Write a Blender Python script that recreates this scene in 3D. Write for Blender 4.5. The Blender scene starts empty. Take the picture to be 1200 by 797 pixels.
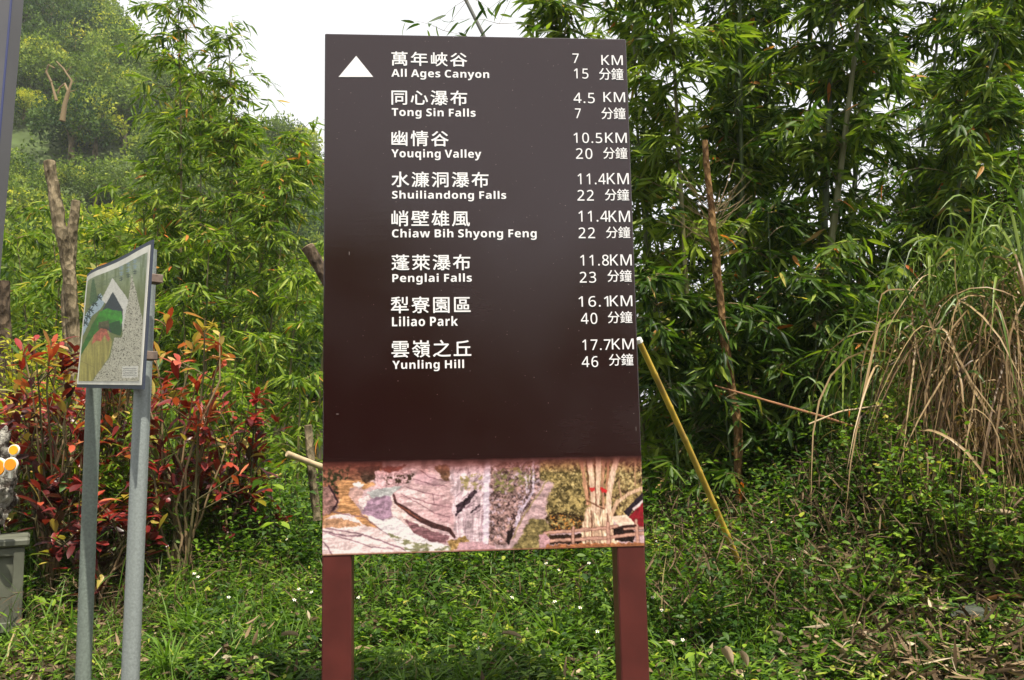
import bpy, math, random
import numpy as np
from mathutils import Matrix, Vector, noise as mnoise
rad = math.radians
sc = bpy.context.scene
# ------------------------------------------------------------------ camera
FPX = 1028.8                       # focal length in photo pixels (photo 1200 x 797)
PITCH, ROLL = 0.118112, -0.0201347
EYE = np.array([0, 0, 1.6])
Fv = np.array([0, math.cos(PITCH), math.sin(PITCH)])
R0 = np.array([1., 0, 0]); U0 = np.cross(R0, Fv)
Rv = R0*math.cos(ROLL) + U0*math.sin(ROLL); Uv = -R0*math.sin(ROLL) + U0*math.cos(ROLL)
cd = bpy.data.cameras.new('camera'); cam = bpy.data.objects.new('camera', cd)
sc.collection.objects.link(cam); sc.camera = cam
cd.sensor_width = 36; cd.lens = FPX/1200*36; cd.clip_end = 2000; cd.clip_start = .05
cam.matrix_world = Matrix(((Rv[0], Uv[0], -Fv[0], EYE[0]), (Rv[1], Uv[1], -Fv[1], EYE[1]), (Rv[2], Uv[2], -Fv[2], EYE[2]), (0, 0, 0, 1)))
# ------------------------------------------------------------------ light
SUN_EL, SUN_AZ = rad(69), rad(150)      # azimuth clockwise from +Y: high, behind the camera and a little to its right
world = bpy.data.worlds.new('World'); sc.world = world; world.use_nodes = True
wn = world.node_tree; bg = wn.nodes['Background']
sky = wn.nodes.new('ShaderNodeTexSky'); sky.sky_type = 'NISHITA'; sky.sun_disc = False
sky.sun_elevation = SUN_EL; sky.sun_rotation = SUN_AZ; sky.dust_density = 3; sky.air_density = 1
mx = wn.nodes.new('ShaderNodeMix'); mx.data_type = 'RGBA'; mx.inputs[0].default_value = .86
mx.inputs[7].default_value = (13.5, 13.5, 13.6, 1)     # thin bright cloud over the blue
wn.links.new(sky.outputs[0], mx.inputs[6]); wn.links.new(mx.outputs[2], bg.inputs[0]); bg.inputs[1].default_value = .055
sd = bpy.data.lights.new('sun', 'SUN'); sd.energy = 5.0; sd.angle = rad(.6); sd.color = (1, .93, .79)
so = bpy.data.objects.new('sun', sd); sc.collection.objects.link(so)
sdir = Vector((math.sin(SUN_AZ)*math.cos(SUN_EL), math.cos(SUN_AZ)*math.cos(SUN_EL), math.sin(SUN_EL)))
so.rotation_euler = sdir.to_track_quat('Z', 'Y').to_euler(); so.location = (8, -6, 14)
sc.view_settings.view_transform = 'Standard'; sc.view_settings.look = 'None'
sc.view_settings.exposure = 0.82; sc.view_settings.gamma = 1
sc.cycles.max_bounces = 7; sc.cycles.transmission_bounces = 5; sc.cycles.transparent_max_bounces = 6
sc.cycles.diffuse_bounces = 4; sc.cycles.glossy_bounces = 2; sc.cycles.volume_bounces = 1
# ------------------------------------------------------------------ helpers
COL = sc.collection
rng = np.random.default_rng(11); random.seed(4)
def at(px, py, d):
    """world point on the sight line of photo pixel (px,py) at distance y=d"""
    r = Fv + Rv*(px-600)/FPX - Uv*(py-398.5)/FPX
    return EYE + r*(d/r[1])
def srgb(r, g, b):
    f = lambda c: (c/255/12.92) if c/255 <= .04045 else ((c/255+.055)/1.055)**2.4
    return (f(r), f(g), f(b), 1)
def tag(o, label=None, cat=None, group=None, kind=None):
    if label: o['label'] = label
    if cat: o['category'] = cat
    if group: o['group'] = group
    if kind: o['kind'] = kind
    return o
def empty(name, loc, rz=0, **k):
    o = bpy.data.objects.new(name, None); COL.objects.link(o); o.location = Vector(loc); o.rotation_euler.z = rz
    o.empty_display_size = .2
    return tag(o, **k)
def link(name, me, parent=None, mat=None, world=True):
    """link a mesh whose vertices are in world space; when it has a parent keep it where it stands"""
    o = bpy.data.objects.new(name, me); COL.objects.link(o)
    if mat is not None:
        me.materials.append(mat)
    if parent is not None:
        o.parent = parent
        if world: o.matrix_parent_inverse = (Matrix.Translation(parent.location) @ parent.rotation_euler.to_matrix().to_4x4()).inverted()
    return o
def tri_mesh(name, V, T, tint=None, smooth=True, col=None):
    me = bpy.data.meshes.new(name)
    V = np.ascontiguousarray(V, dtype=np.float32); T = np.ascontiguousarray(T, dtype=np.int32)
    n = len(T); k = T.shape[1]
    me.vertices.add(len(V)); me.vertices.foreach_set('co', V.ravel())
    me.loops.add(n*k); me.loops.foreach_set('vertex_index', T.ravel())
    me.polygons.add(n); me.polygons.foreach_set('loop_start', np.arange(0, n*k, k, dtype=np.int32))
    me.update(calc_edges=True)
    me.polygons.foreach_set('use_smooth', np.full(n, smooth, dtype=bool))
    if tint is not None:
        a = me.attributes.new('tint', 'FLOAT', 'POINT'); a.data.foreach_set('value', np.asarray(tint, dtype=np.float32))
    if col is not None:
        a = me.attributes.new('paint', 'FLOAT_COLOR', 'POINT'); a.data.foreach_set('color', np.asarray(col, dtype=np.float32).ravel())
    return me
def nrm(a): return a/np.maximum(np.linalg.norm(a, axis=-1, keepdims=True), 1e-9)
class MB:
    """collects hard-surface shapes into one mesh"""
    def __init__(s): s.v = []; s.f = []
    def poly(s, vs, fs):
        b = len(s.v); s.v += [tuple(map(float, v)) for v in vs]; s.f += [tuple(b+i for i in f) for f in fs]
    def box(s, c, d, M=None, bev=0):
        x, y, z = [k/2 for k in d]; b = min(bev, min(x, y, z)*.6)
        if b <= 0:
            vs = [(i*x, j*y, k*z) for i in (-1, 1) for j in (-1, 1) for k in (-1, 1)]
            fs = [(0, 1, 3, 2), (4, 6, 7, 5), (0, 4, 5, 1), (2, 3, 7, 6), (0, 2, 6, 4), (1, 5, 7, 3)]
        else:
            ring = [(x, y-b), (x-b, y), (-x+b, y), (-x, y-b), (-x, -y+b), (-x+b, -y), (x-b, -y), (x, -y+b)]
            cap = [(x-b, y-b)]*2+[(-x+b, y-b)]*2+[(-x+b, -y+b)]*2+[(x-b, -y+b)]*2
            vs = [(p[0], p[1], -z) for p in cap]+[(p[0], p[1], -z+b) for p in ring]+[(p[0], p[1], z-b) for p in ring]+[(p[0], p[1], z) for p in cap]
            fs = []
            for r in range(3):
                for i in range(8): fs.append((r*8+i, r*8+(i+1) % 8, r*8+8+(i+1) % 8, r*8+8+i))
            fs += [(6, 4, 2, 0), (24, 26, 28, 30)]
            # drop degenerate cap edges
            g = []
            for f in fs:
                h = [];
                for i in f:
                    if not h or vs[i] != vs[h[-1]]: h.append(i)
                if vs[h[0]] == vs[h[-1]]: h.pop()
                if len(h) > 2: g.append(tuple(h))
            fs = g
        c = Vector(c)
        vs = [(M @ Vector(v) if M is not None else Vector(v))+c for v in vs]
        s.poly(vs, fs)
    def tube(s, pts, rs, n=8, cap=True):
        V, T = tube_arrays(pts, rs, n); s.poly(V, T.tolist())
        if cap:
            b = len(s.v)-len(V); s.f.append(tuple(b+n-1-i for i in range(n))); s.f.append(tuple(b+len(V)-n+i for i in range(n)))
    def build(s, name, mat, parent=None, world=False, smooth=False, angle=None):
        me = bpy.data.meshes.new(name); me.from_pydata(s.v, [], s.f); me.validate(); me.update()
        if smooth:
            me.shade_smooth()
            if angle: me.set_sharp_from_angle(angle=rad(angle))
        return link(name, me, parent, mat, world)
def tube_arrays(pts, rs, n=6):
    P = np.asarray(pts, float); m = len(P); rs = np.broadcast_to(np.asarray(rs, float), (m,))
    D = np.gradient(P, axis=0); D = nrm(D)
    h = np.array([0.13, .97, .2]) if abs(D[0][1]) < .9 else np.array([1., .1, .1])
    A = nrm(np.cross(D, h)); B = np.cross(D, A)
    th = np.arange(n)*2*math.pi/n
    V = P[:, None]+rs[:, None, None]*(np.cos(th)[None, :, None]*A[:, None]+np.sin(th)[None, :, None]*B[:, None])
    i = np.arange(m-1)[:, None]*n; j = np.arange(n)[None]; k = (j+1) % n
    T = np.stack([i+j, i+k, i+n+k, i+n+j], -1).reshape(-1, 4)
    return V.reshape(-1, 3), T
class Tubes:
    """many thin tubes in one quad mesh, with a tint each"""
    def __init__(s): s.V = []; s.T = []; s.t = []; s.n = 0
    def add(s, pts, rs, n=4, tint=.5):
        V, T = tube_arrays(pts, rs, n); s.V.append(V); s.T.append(T+s.n); s.n += len(V); s.t.append(np.full(len(V), tint))
    def build(s, name, mat, parent=None):
        if not s.V: return None
        me = tri_mesh(name, np.vstack(s.V), np.vstack(s.T), np.concatenate(s.t)); return link(name, me, parent, mat)
# ------------------------------------------------------------------ leaves
def leaf_tmpl(kind):
    if kind == 'lance': xs, ws = [.16, .38, .68], [.8, 1., .68]
    elif kind == 'oval': xs, ws = [.3, .65], [.95, .85]
    elif kind == 'diamond': xs, ws = [.45], [1.]
    elif kind == 'paddle': xs, ws = [.22, .5, .8], [.45, .95, .85]
    V = [(0, 0, 0)]
    for x, w in zip(xs, ws): V += [(x, -.5*w, .10*w), (x, 0, -.06*w), (x, .5*w, .10*w)]
    V.append((1, 0, 0)); T = [(0, 1, 2), (0, 2, 3)]; k = len(xs)
    for i in range(k-1):
        a = 1+3*i; b = a+3
        T += [(a, b, b+1), (a, b+1, a+1), (a+1, b+1, b+2), (a+1, b+2, a+2)]
    a = 1+3*(k-1); e = len(V)-1; T += [(a, e, a+1), (a+1, e, a+2)]
    return np.array(V, float), np.array(T)
TM = {k: leaf_tmpl(k) for k in ('lance', 'oval', 'diamond', 'paddle')}
TM['quad'] = (np.array([(0, 0, 0), (.5, -.5, .12), (1, 0, 0), (.5, .5, .12)], float), np.array([(0, 1, 2), (0, 2, 3)]))
class Leaves:
    """frames of many leaves: position, direction, face normal hint, length, width, droop, tint"""
    def __init__(s): s.a = []
    def add(s, pos, dr, L, W, tint, droop=.15, hint=(0, 0, 1)):
        pos = np.atleast_2d(pos); n = len(pos); dr = nrm(np.broadcast_to(dr, (n, 3)).astype(float))
        h = np.broadcast_to(np.asarray(hint, float), (n, 3))
        b = lambda q: np.broadcast_to(np.asarray(q, float), (n,))
        s.a.append(np.column_stack([pos, dr, h, b(L), b(W), b(droop), b(tint)]))
    def all(s): return np.vstack(s.a) if s.a else np.zeros((0, 13))
def leaf_arrays(A, kind):
    tv, tt = TM[kind]; n = len(A)
    pos, d, h = A[:, 0:3], A[:, 3:6], A[:, 6:9]
    side = np.cross(d, h); bad = np.linalg.norm(side, axis=1) < 1e-3
    side[bad] = np.cross(d[bad], [1., .3, 0]); side = nrm(side); up = np.cross(side, d)
    L, W, dp = A[:, 9], A[:, 10], A[:, 11]
    x, y, z = tv[:, 0], tv[:, 1], tv[:, 2]
    zz = z[None]*W[:, None] - dp[:, None]*L[:, None]*(x**2)[None]
    V = pos[:, None]+(L[:, None]*x[None]*(1-.25*dp[:, None]*x[None]))[..., None]*d[:, None]+(W[:, None]*y[None])[..., None]*side[:, None]+zz[..., None]*up[:, None]
    T = tt[None]+(np.arange(n)*len(tv))[:, None, None]
    return V.reshape(-1, 3), T.reshape(-1, 3), np.repeat(A[:, 12], len(tv))
def foliage(name, A, kind, mat, parent=None, stuff=True):
    if not len(A): return None
    V, T, t = leaf_arrays(A, kind); o = link(name, tri_mesh(name, V, T, t), parent, mat)
    if stuff: o['kind'] = 'stuff'
    return o
_LM = {}
def leaf_objects(name, A, kind, mat, parent):
    """single leaves as objects that share a few meshes"""
    P = Matrix.Translation(parent.location) if parent else Matrix()
    Pi = P.inverted()
    for r in A:
        ti = round(float(r[12])*12)/12; dq = round(float(r[11])*5)/5; wq = max(.05, round(float(r[10]/r[9])*12)/12)
        key = (kind, mat.name, ti, dq, wq)
        if key not in _LM:
            V, T, t = leaf_arrays(np.array([[0, 0, 0, 1, 0, 0, 0, 0, 1, 1, wq, dq, ti]], float), kind)
            me = tri_mesh('leaf', V, T, t); me.materials.append(mat); _LM[key] = me
        d = Vector(r[3:6]); h = Vector(r[6:9]); s = d.cross(h)
        if s.length < 1e-3: s = d.cross(Vector((1, .3, 0)))
        s.normalize(); u = s.cross(d); s0 = Vector((1, 0, 0)).cross(Vector((0, 0, 1)))
        # template frame: dir=+X, side=-Y, up=+Z
        M = Matrix(((d.x, -s.x, u.x, r[0]), (d.y, -s.y, u.y, r[1]), (d.z, -s.z, u.z, r[2]), (0, 0, 0, 1))) @ Matrix.Diagonal((r[9], r[9], r[9], 1))
        o = bpy.data.objects.new(name, _LM[key]); COL.objects.link(o)
        if parent: o.parent = parent
        o.matrix_basis = Pi @ M
# ------------------------------------------------------------------ materials
def mat_new(name):
    m = bpy.data.materials.new(name); m.use_nodes = True; return m, m.node_tree, m.node_tree.nodes['Principled BSDF']
def barkmat(name, dark, light, scale=10, stretch=(1, 1, .45)):
    m, nt, p = mat_new(name); tc = nt.nodes.new('ShaderNodeTexCoord'); mp = nt.nodes.new('ShaderNodeMapping'); mp.inputs['Scale'].default_value = stretch
    n = nt.nodes.new('ShaderNodeTexNoise'); n.inputs['Scale'].default_value = scale; n.inputs['Detail'].default_value = 9; n.inputs['Roughness'].default_value = .68
    v = nt.nodes.new('ShaderNodeTexVoronoi'); v.inputs['Scale'].default_value = scale*2.2
    r = nt.nodes.new('ShaderNodeValToRGB'); r.color_ramp.elements[0].position = .38; r.color_ramp.elements[1].position = .64; r.color_ramp.elements[0].color = dark+(1,); r.color_ramp.elements[1].color = light+(1,)
    L_ = nt.links.new; L_(tc.outputs['Object'], mp.inputs[0]); L_(mp.outputs[0], n.inputs['Vector']); L_(mp.outputs[0], v.inputs['Vector']); L_(n.outputs[0], r.inputs[0]); L_(r.outputs[0], p.inputs['Base Color'])
    ad = nt.nodes.new('ShaderNodeMath'); ad.operation = 'ADD'; L_(n.outputs[0], ad.inputs[0]); L_(v.outputs['Distance'], ad.inputs[1])
    b = nt.nodes.new('ShaderNodeBump'); b.inputs['Strength'].default_value = 1; b.inputs['Distance'].default_value = .03; L_(ad.outputs[0], b.inputs['Height']); L_(b.outputs[0], p.inputs['Normal'])
    p.inputs['Roughness'].default_value = .9; p.inputs['Specular IOR Level'].default_value = .2; return m
def simple(name, col, rough=.6, metal=0, noise=0, scale=8, spec=.5, bump=0, detail=5, dark=.5, stretch=None):
    m, nt, p = mat_new(name); p.inputs['Roughness'].default_value = rough; p.inputs['Metallic'].default_value = metal
    p.inputs['Specular IOR Level'].default_value = spec; p.inputs['Base Color'].default_value = col
    if noise or bump:
        tc = nt.nodes.new('ShaderNodeTexCoord'); n = nt.nodes.new('ShaderNodeTexNoise')
        n.inputs['Scale'].default_value = scale; n.inputs['Detail'].default_value = detail
        src = tc.outputs['Object']
        if stretch:
            mp = nt.nodes.new('ShaderNodeMapping'); mp.inputs['Scale'].default_value = stretch; nt.links.new(src, mp.inputs[0]); src = mp.outputs[0]
        nt.links.new(src, n.inputs['Vector'])
        r = nt.nodes.new('ShaderNodeValToRGB'); r.color_ramp.elements[0].position = .3; r.color_ramp.elements[1].position = .7
        r.color_ramp.elements[0].color = tuple(c*(1-noise*dark) for c in col[:3])+(1,)
        r.color_ramp.elements[1].color = tuple(min(1, c*(1+noise)) for c in col[:3])+(1,)
        nt.links.new(n.outputs[0], r.inputs[0]); nt.links.new(r.outputs[0], p.inputs['Base Color'])
        if bump:
            b = nt.nodes.new('ShaderNodeBump'); b.inputs['Strength'].default_value = bump; b.inputs['Distance'].default_value = .02
            nt.links.new(n.outputs[0], b.inputs['Height']); nt.links.new(b.outputs[0], p.inputs['Normal'])
    return m
def leafmat(name, stops, rough=.45, trans=.35, tcol=1.6, spec=.4):
    """stops: (position, linear rgb) along the per-leaf tint"""
    m, nt, p = mat_new(name)
    a = nt.nodes.new('ShaderNodeAttribute'); a.attribute_name = 'tint'
    r = nt.nodes.new('ShaderNodeValToRGB'); e = r.color_ramp.elements
    while len(e) < len(stops): e.new(.5)
    for k, (q, c) in enumerate(stops): e[k].position = q; e[k].color = tuple(c)+(1,)
    nt.links.new(a.outputs['Fac'], r.inputs[0]); nt.links.new(r.outputs[0], p.inputs['Base Color'])
    p.inputs['Roughness'].default_value = rough; p.inputs['Specular IOR Level'].default_value = spec
    t = nt.nodes.new('ShaderNodeBsdfTranslucent'); mu = nt.nodes.new('ShaderNodeMix'); mu.data_type = 'RGBA'; mu.blend_type = 'MULTIPLY'
    mu.inputs[0].default_value = 1; mu.inputs[7].default_value = (tcol*1.05, tcol*1.15, tcol*.55, 1)
    nt.links.new(r.outputs[0], mu.inputs[6]); nt.links.new(mu.outputs[2], t.inputs[0])
    ms = nt.nodes.new('ShaderNodeMixShader'); ms.inputs[0].default_value = trans
    nt.links.new(p.outputs[0], ms.inputs[1]); nt.links.new(t.outputs[0], ms.inputs[2])
    nt.links.new(ms.outputs[0], nt.nodes['Material Output'].inputs[0]); return m
M = {}
M['bamboo_leaf'] = leafmat('bamboo_leaf', [(0, (.022, .05, .006)), (.35, (.07, .135, .01)), (.75, (.18, .25, .022)), (.92, (.29, .34, .045)), (.955, (.48, .32, .09)), (1, (.5, .14, .03))], trans=.38, spec=.18)
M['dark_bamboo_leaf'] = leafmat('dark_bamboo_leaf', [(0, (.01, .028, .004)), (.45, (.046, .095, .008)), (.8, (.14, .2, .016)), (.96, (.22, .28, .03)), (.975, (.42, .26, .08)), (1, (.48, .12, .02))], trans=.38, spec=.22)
M['red_leaf'] = leafmat('red_leaf', [(0, (.03, .012, .012)), (.25, (.1, .014, .014)), (.5, (.27, .022, .018)), (.7, (.45, .09, .04)), (.85, (.5, .26, .12)), (.93, (.4, .33, .06)), (1, (.07, .14, .03))], trans=.3, tcol=1.2, rough=.35)
M['yellow_leaf'] = leafmat('yellow_leaf', [(0, (.07, .12, .012)), (.5, (.22, .26, .02)), (1, (.5, .4, .04))], spec=.25)
M['weed_leaf'] = leafmat('weed_leaf', [(0, (.02, .055, .008)), (.4, (.055, .115, .01)), (.8, (.13, .22, .018)), (.95, (.22, .32, .03)), (1, (.38, .32, .05))], trans=.35, rough=.5, spec=.25)
M['grass_blade'] = leafmat('grass_blade', [(0, (.03, .075, .01)), (.6, (.1, .19, .02)), (.85, (.18, .26, .04)), (.9, (.34, .27, .12)), (1, (.45, .36, .2))], trans=.3, spec=.25)
M['silver_grass'] = leafmat('silver_grass', [(0, (.03, .055, .008)), (.5, (.08, .14, .016)), (.78, (.2, .26, .05)), (.84, (.07, .04, .02)), (.92, (.22, .14, .07)), (1, (.42, .3, .16))], trans=.25, rough=.4, spec=.3)
M['litter'] = leafmat('litter', [(0, (.03, .02, .012)), (.4, (.1, .065, .035)), (.75, (.27, .19, .11)), (.92, (.5, .42, .3)), (1, (.4, .14, .04))], trans=.1, tcol=1.0, rough=.75, spec=.2)
M['hill_leaf'] = leafmat('hill_leaf', [(0, (.02, .05, .01)), (.35, (.075, .125, .016)), (.7, (.17, .23, .03)), (.9, (.34, .36, .035)), (1, (.45, .42, .03))], trans=.25, rough=.6, spec=.15)
M['fern'] = leafmat('fern', [(0, (.07, .16, .02)), (1, (.2, .34, .06))], trans=.35)
M['culm'] = leafmat('culm', [(0, (.03, .055, .018)), (.5, (.07, .1, .03)), (.8, (.16, .13, .05)), (1, (.3, .2, .08))], trans=0, rough=.45)
M['twig'] = leafmat('twig', [(0, (.03, .025, .015)), (.5, (.1, .09, .04)), (.8, (.22, .15, .08)), (1, (.34, .24, .14))], trans=0, rough=.7, spec=.2)
M['bark'] = barkmat('bark', (.02, .014, .009), (.14, .1, .065))
M['pale_bark'] = barkmat('pale_bark', (.045, .034, .018), (.3, .24, .15))
M['cut_wood'] = simple('cut_wood', (.42, .32, .2, 1), .8, noise=.3, scale=20, spec=.2)
M['soil'] = simple('soil', (.045, .034, .02, 1), .95, noise=.7, scale=9, bump=.6, detail=9, spec=.1)
M['hill_soil'] = simple('hill_soil', (.05, .07, .025, 1), .95, noise=.7, scale=.5, detail=9, spec=.1)
M['white_petal'] = simple('white_petal', (.8, .8, .76, 1), .6, spec=.2)
M['yellow_center'] = simple('yellow_center', (.6, .38, .03, 1), .6, spec=.2)
# ------------------------------------------------------------------ terrain
def h_ground(x, y):
    x = np.asarray(x, float); y = np.asarray(y, float)
    z = np.interp(y, [-30, 0, 3.4, 3.9, 4.6, 6, 8, 10.5, 13, 20, 40, 400], [0, 0, .03, .12, .36, .53, .68, .85, .6, -1.5, -3, -3])
    bank = np.clip((x-1.3)/1.6, 0, 1)*np.clip((y-4.3)/1.5, 0, 1)*np.clip((13-y)/3, 0, 1)
    z = z + .62*bank*bank*(3-2*bank)
    z = z + (.05*np.sin(x*1.7+y*.9)+.03*np.sin(x*3.9-y*2.3)+.02*np.sin(x*8.1+y*6.7))*np.clip((y-3.5), 0, 1)*np.clip((16-y)/4, 0, 1)
    return z
def grid_mesh(name, xs, ys, hf, mat, **k):
    X, Y = np.meshgrid(xs, ys); Z = hf(X, Y); V = np.column_stack([X.ravel(), Y.ravel(), Z.ravel()])
    nx = len(xs); i = np.arange(len(ys)-1)[:, None]*nx; j = np.arange(nx-1)[None]
    T = np.stack([i+j, i+j+1, i+nx+j+1, i+nx+j], -1).reshape(-1, 4)
    return tag(link(name, tri_mesh(name, V, T), None, mat), **k)
xs = np.concatenate([[-260, -160, -90, -50, -30, -20, -14], np.linspace(-10, 10, 140), [14, 20, 30, 50, 90, 160, 260]])
ys = np.concatenate([[-60, -40, -20, -8], np.linspace(-2, 3.2, 10), np.linspace(3.4, 14, 110), [16, 18, 20, 25, 30, 40, 60, 100, 160, 260]])
grid_mesh('ground', xs, ys, h_ground, M['soil'], kind='structure')
def h_hill(x, y):
    ridge = np.interp(x, [-140, -60, -44, -31, -19, -5, 6, 14], [62, 56, 45, 38, 28, 16, 5, -3])
    s = np.clip((y-24)/62, 0, 1); s = s*s*(3-2*s)*.5+s*.5
    back = np.clip((150-y)/60, 0, 1)
    return -3.2+ridge*s*back*(1+.05*np.sin(x*.21+y*.13)) + .9*np.sin(x*.33)*np.sin(y*.27)*s
grid_mesh('hill', np.linspace(-140, 14, 80), np.linspace(22, 150, 70), h_hill, M['hill_soil'], kind='structure')
# ================================================================== direction sign
PY, PW, PH = rad(4.7893), 1.4, 2.34417
PC = np.array([-.13147, 3.8833, 2.31366])
pe = np.array([math.cos(PY), math.sin(PY), 0]); pn = np.array([-math.sin(PY), math.cos(PY), 0])
BASEZ = .06
def uv(px, py):
    r = Fv+Rv*(px-600)/FPX-Uv*(py-398.5)/FPX; t = ((PC-EYE) @ pn)/(r @ pn); p = EYE+r*t-PC
    return p @ pe, p[2]+PC[2]-BASEZ
m, nt, p = mat_new('brown_enamel')       # glossy dark brown sheet
p.inputs['Base Color'].default_value = (.0175, .0046, .0048, 1); p.inputs['Roughness'].default_value = .2; p.inputs['IOR'].default_value = 1.62
tc = nt.nodes.new('ShaderNodeTexCoord'); mp = nt.nodes.new('ShaderNodeMapping'); mp.inputs['Scale'].default_value = (1.2, 1, 14)
n = nt.nodes.new('ShaderNodeTexNoise'); n.inputs['Scale'].default_value = 6; n.inputs['Detail'].default_value = 7
nt.links.new(tc.outputs['Object'], mp.inputs[0]); nt.links.new(mp.outputs[0], n.inputs['Vector'])
mr = nt.nodes.new('ShaderNodeMapRange'); mr.inputs[3].default_value = -.03; mr.inputs[4].default_value = .05
nt.links.new(n.outputs[0], mr.inputs[0]); n3 = nt.nodes.new('ShaderNodeTexNoise'); n3.inputs['Scale'].default_value = 1.6; n3.inputs['Detail'].default_value = 5; nt.links.new(tc.outputs['Object'], n3.inputs['Vector'])
mr3 = nt.nodes.new('ShaderNodeMapRange'); mr3.inputs[1].default_value = .3; mr3.inputs[2].default_value = .7; mr3.inputs[3].default_value = .1; mr3.inputs[4].default_value = .3; nt.links.new(n3.outputs[0], mr3.inputs[0])
ad = nt.nodes.new('ShaderNodeMath'); ad.operation = 'ADD'; nt.links.new(mr.outputs[0], ad.inputs[0]); nt.links.new(mr3.outputs[0], ad.inputs[1]); nt.links.new(ad.outputs[0], p.inputs['Roughness'])
n2 = nt.nodes.new('ShaderNodeTexNoise'); n2.inputs['Scale'].default_value = 130; n2.inputs['Detail'].default_value = 1
nt.links.new(tc.outputs['Object'], n2.inputs['Vector'])
r2 = nt.nodes.new('ShaderNodeValToRGB'); r2.color_ramp.elements[0].position = .775; r2.color_ramp.elements[1].position = .8
r2.color_ramp.elements[0].color = (.0175, .0046, .0048, 1); r2.color_ramp.elements[1].color = (.3, .26, .24, 1)     # dust specks
nt.links.new(n2.outputs[0], r2.inputs[0]); nt.links.new(r2.outputs[0], p.inputs['Base Color'])
bp = nt.nodes.new('ShaderNodeBump'); bp.inputs['Strength'].default_value = .025; bp.inputs['Distance'].default_value = .004
nt.links.new(n.outputs[0], bp.inputs['Height']); nt.links.new(bp.outputs[0], p.inputs['Normal'])
M['panel'] = m
M['post_red'] = simple('post_red', (.078, .017, .014, 1), .45, noise=.3, scale=7, bump=.1, spec=.35)
M['white_vinyl'] = simple('white_vinyl', (.8, .8, .82, 1), .4, spec=.4)
def paintmat(name, rough):
    m, nt, p = mat_new(name); a = nt.nodes.new('ShaderNodeAttribute'); a.attribute_name = 'paint'
    nt.links.new(a.outputs['Color'], p.inputs['Base Color']); p.inputs['Roughness'].default_value = rough; return m
M['print'] = paintmat('print', .25); M['map_print'] = paintmat('map_print', .5)
sign = empty('direction_sign', (PC[0], PC[1], BASEZ), PY, label='tall brown direction board with eight white place names on two red brown posts', cat='sign')
CZ = PC[2]-BASEZ
b = MB(); b.box((0, .021, CZ), (PW, .04, PH), bev=.004); b.build('panel', M['panel'], sign)
for sx in (-1, 1):
    b = MB(); b.box((sx*(PW/2-.062), .064, (CZ-PH/2-.001)/2-.15+.14), (.124, .124, CZ-PH/2-.002+.3-.28+.28), bev=.006)
    o = b.build('post', M['post_red'], sign)
for sx in (-1, 1):
    b = MB(); b.box((sx*(PW/2-.062), .064+.021, CZ), (.12, .08, PH-.1), bev=.004); b.build('back_rail', M['post_red'], sign)
# ---- lettering, traced to the place of each line on the board
def sansify(s, bold):
    r = ''
    for ch in s:
        if 'A' <= ch <= 'Z': r += chr((0x1D5D4 if bold else 0x1D5A0)+ord(ch)-65)
        elif 'a' <= ch <= 'z': r += chr((0x1D5EE if bold else 0x1D5BA)+ord(ch)-97)
        elif '0' <= ch <= '9': r += chr((0x1D7EC if bold else 0x1D7E2)+ord(ch)-48)
        else: r += ch
    return r
def text_mesh(name, s, x0, y0, x1, y1, weight=0, space=1.0):
    """flat lettering whose ink fills the box x0..x1, y0..y1 of the board (metres)"""
    c = bpy.data.curves.new('lettering_curve', 'FONT'); c.body = s; c.resolution_u = 4; c.space_character = space; c.space_word = .8
    o = bpy.data.objects.new('lettering_curve', c); COL.objects.link(o)
    dg = bpy.context.evaluated_depsgraph_get(); me = bpy.data.meshes.new_from_object(o.evaluated_get(dg))
    bpy.data.objects.remove(o); bpy.data.curves.remove(c)
    V = np.empty(len(me.vertices)*3, dtype=np.float32); me.vertices.foreach_get('co', V); V = V.reshape(-1, 3)
    a, bb = V.min(0), V.max(0); me.calc_loop_triangles()
    T = np.array([t.vertices[:] for t in me.loop_triangles]); bpy.data.meshes.remove(me)
    w = weight
    X = x0+w+(V[:, 0]-a[0])/(bb[0]-a[0])*(x1-x0-2*w); Z = y0+w+(V[:, 1]-a[1])/(bb[1]-a[1])*(y1-y0-2*w)
    offs = [(0, 0)] if not w else [(w*math.cos(k*math.pi/4), w*math.sin(k*math.pi/4)) for k in range(8)]+[(0, 0)]
    VV, TT = [], []
    for i, (dx, dz) in enumerate(offs):
        VV.append(np.column_stack([X+dx, np.full(len(X), -.0012-.00006*i), Z+dz])); TT.append(T+i*len(V))
    return tri_mesh(name, np.vstack(VV), np.vstack(TT), smooth=False)
def lettering(name, s, box, weight=0, space=1.0, label=None):
    x0, y1 = uv(box[0], box[1]); x1, _ = uv(box[2], box[1]); _, y0 = uv(box[0], box[3])
    # the box is given by its left column and top row; the right edge is taken at mid height
    x1, _ = uv(box[2], (box[1]+box[3])/2); x0, _ = uv(box[0], (box[1]+box[3])/2)
    _, y1 = uv((box[0]+box[2])/2, box[1]); _, y0 = uv((box[0]+box[2])/2, box[3])
    o = link(name, text_mesh(name, s, x0, y0, x1, y1, weight, space), sign, M['white_vinyl'], False)
    if label: o['label'] = label
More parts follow.
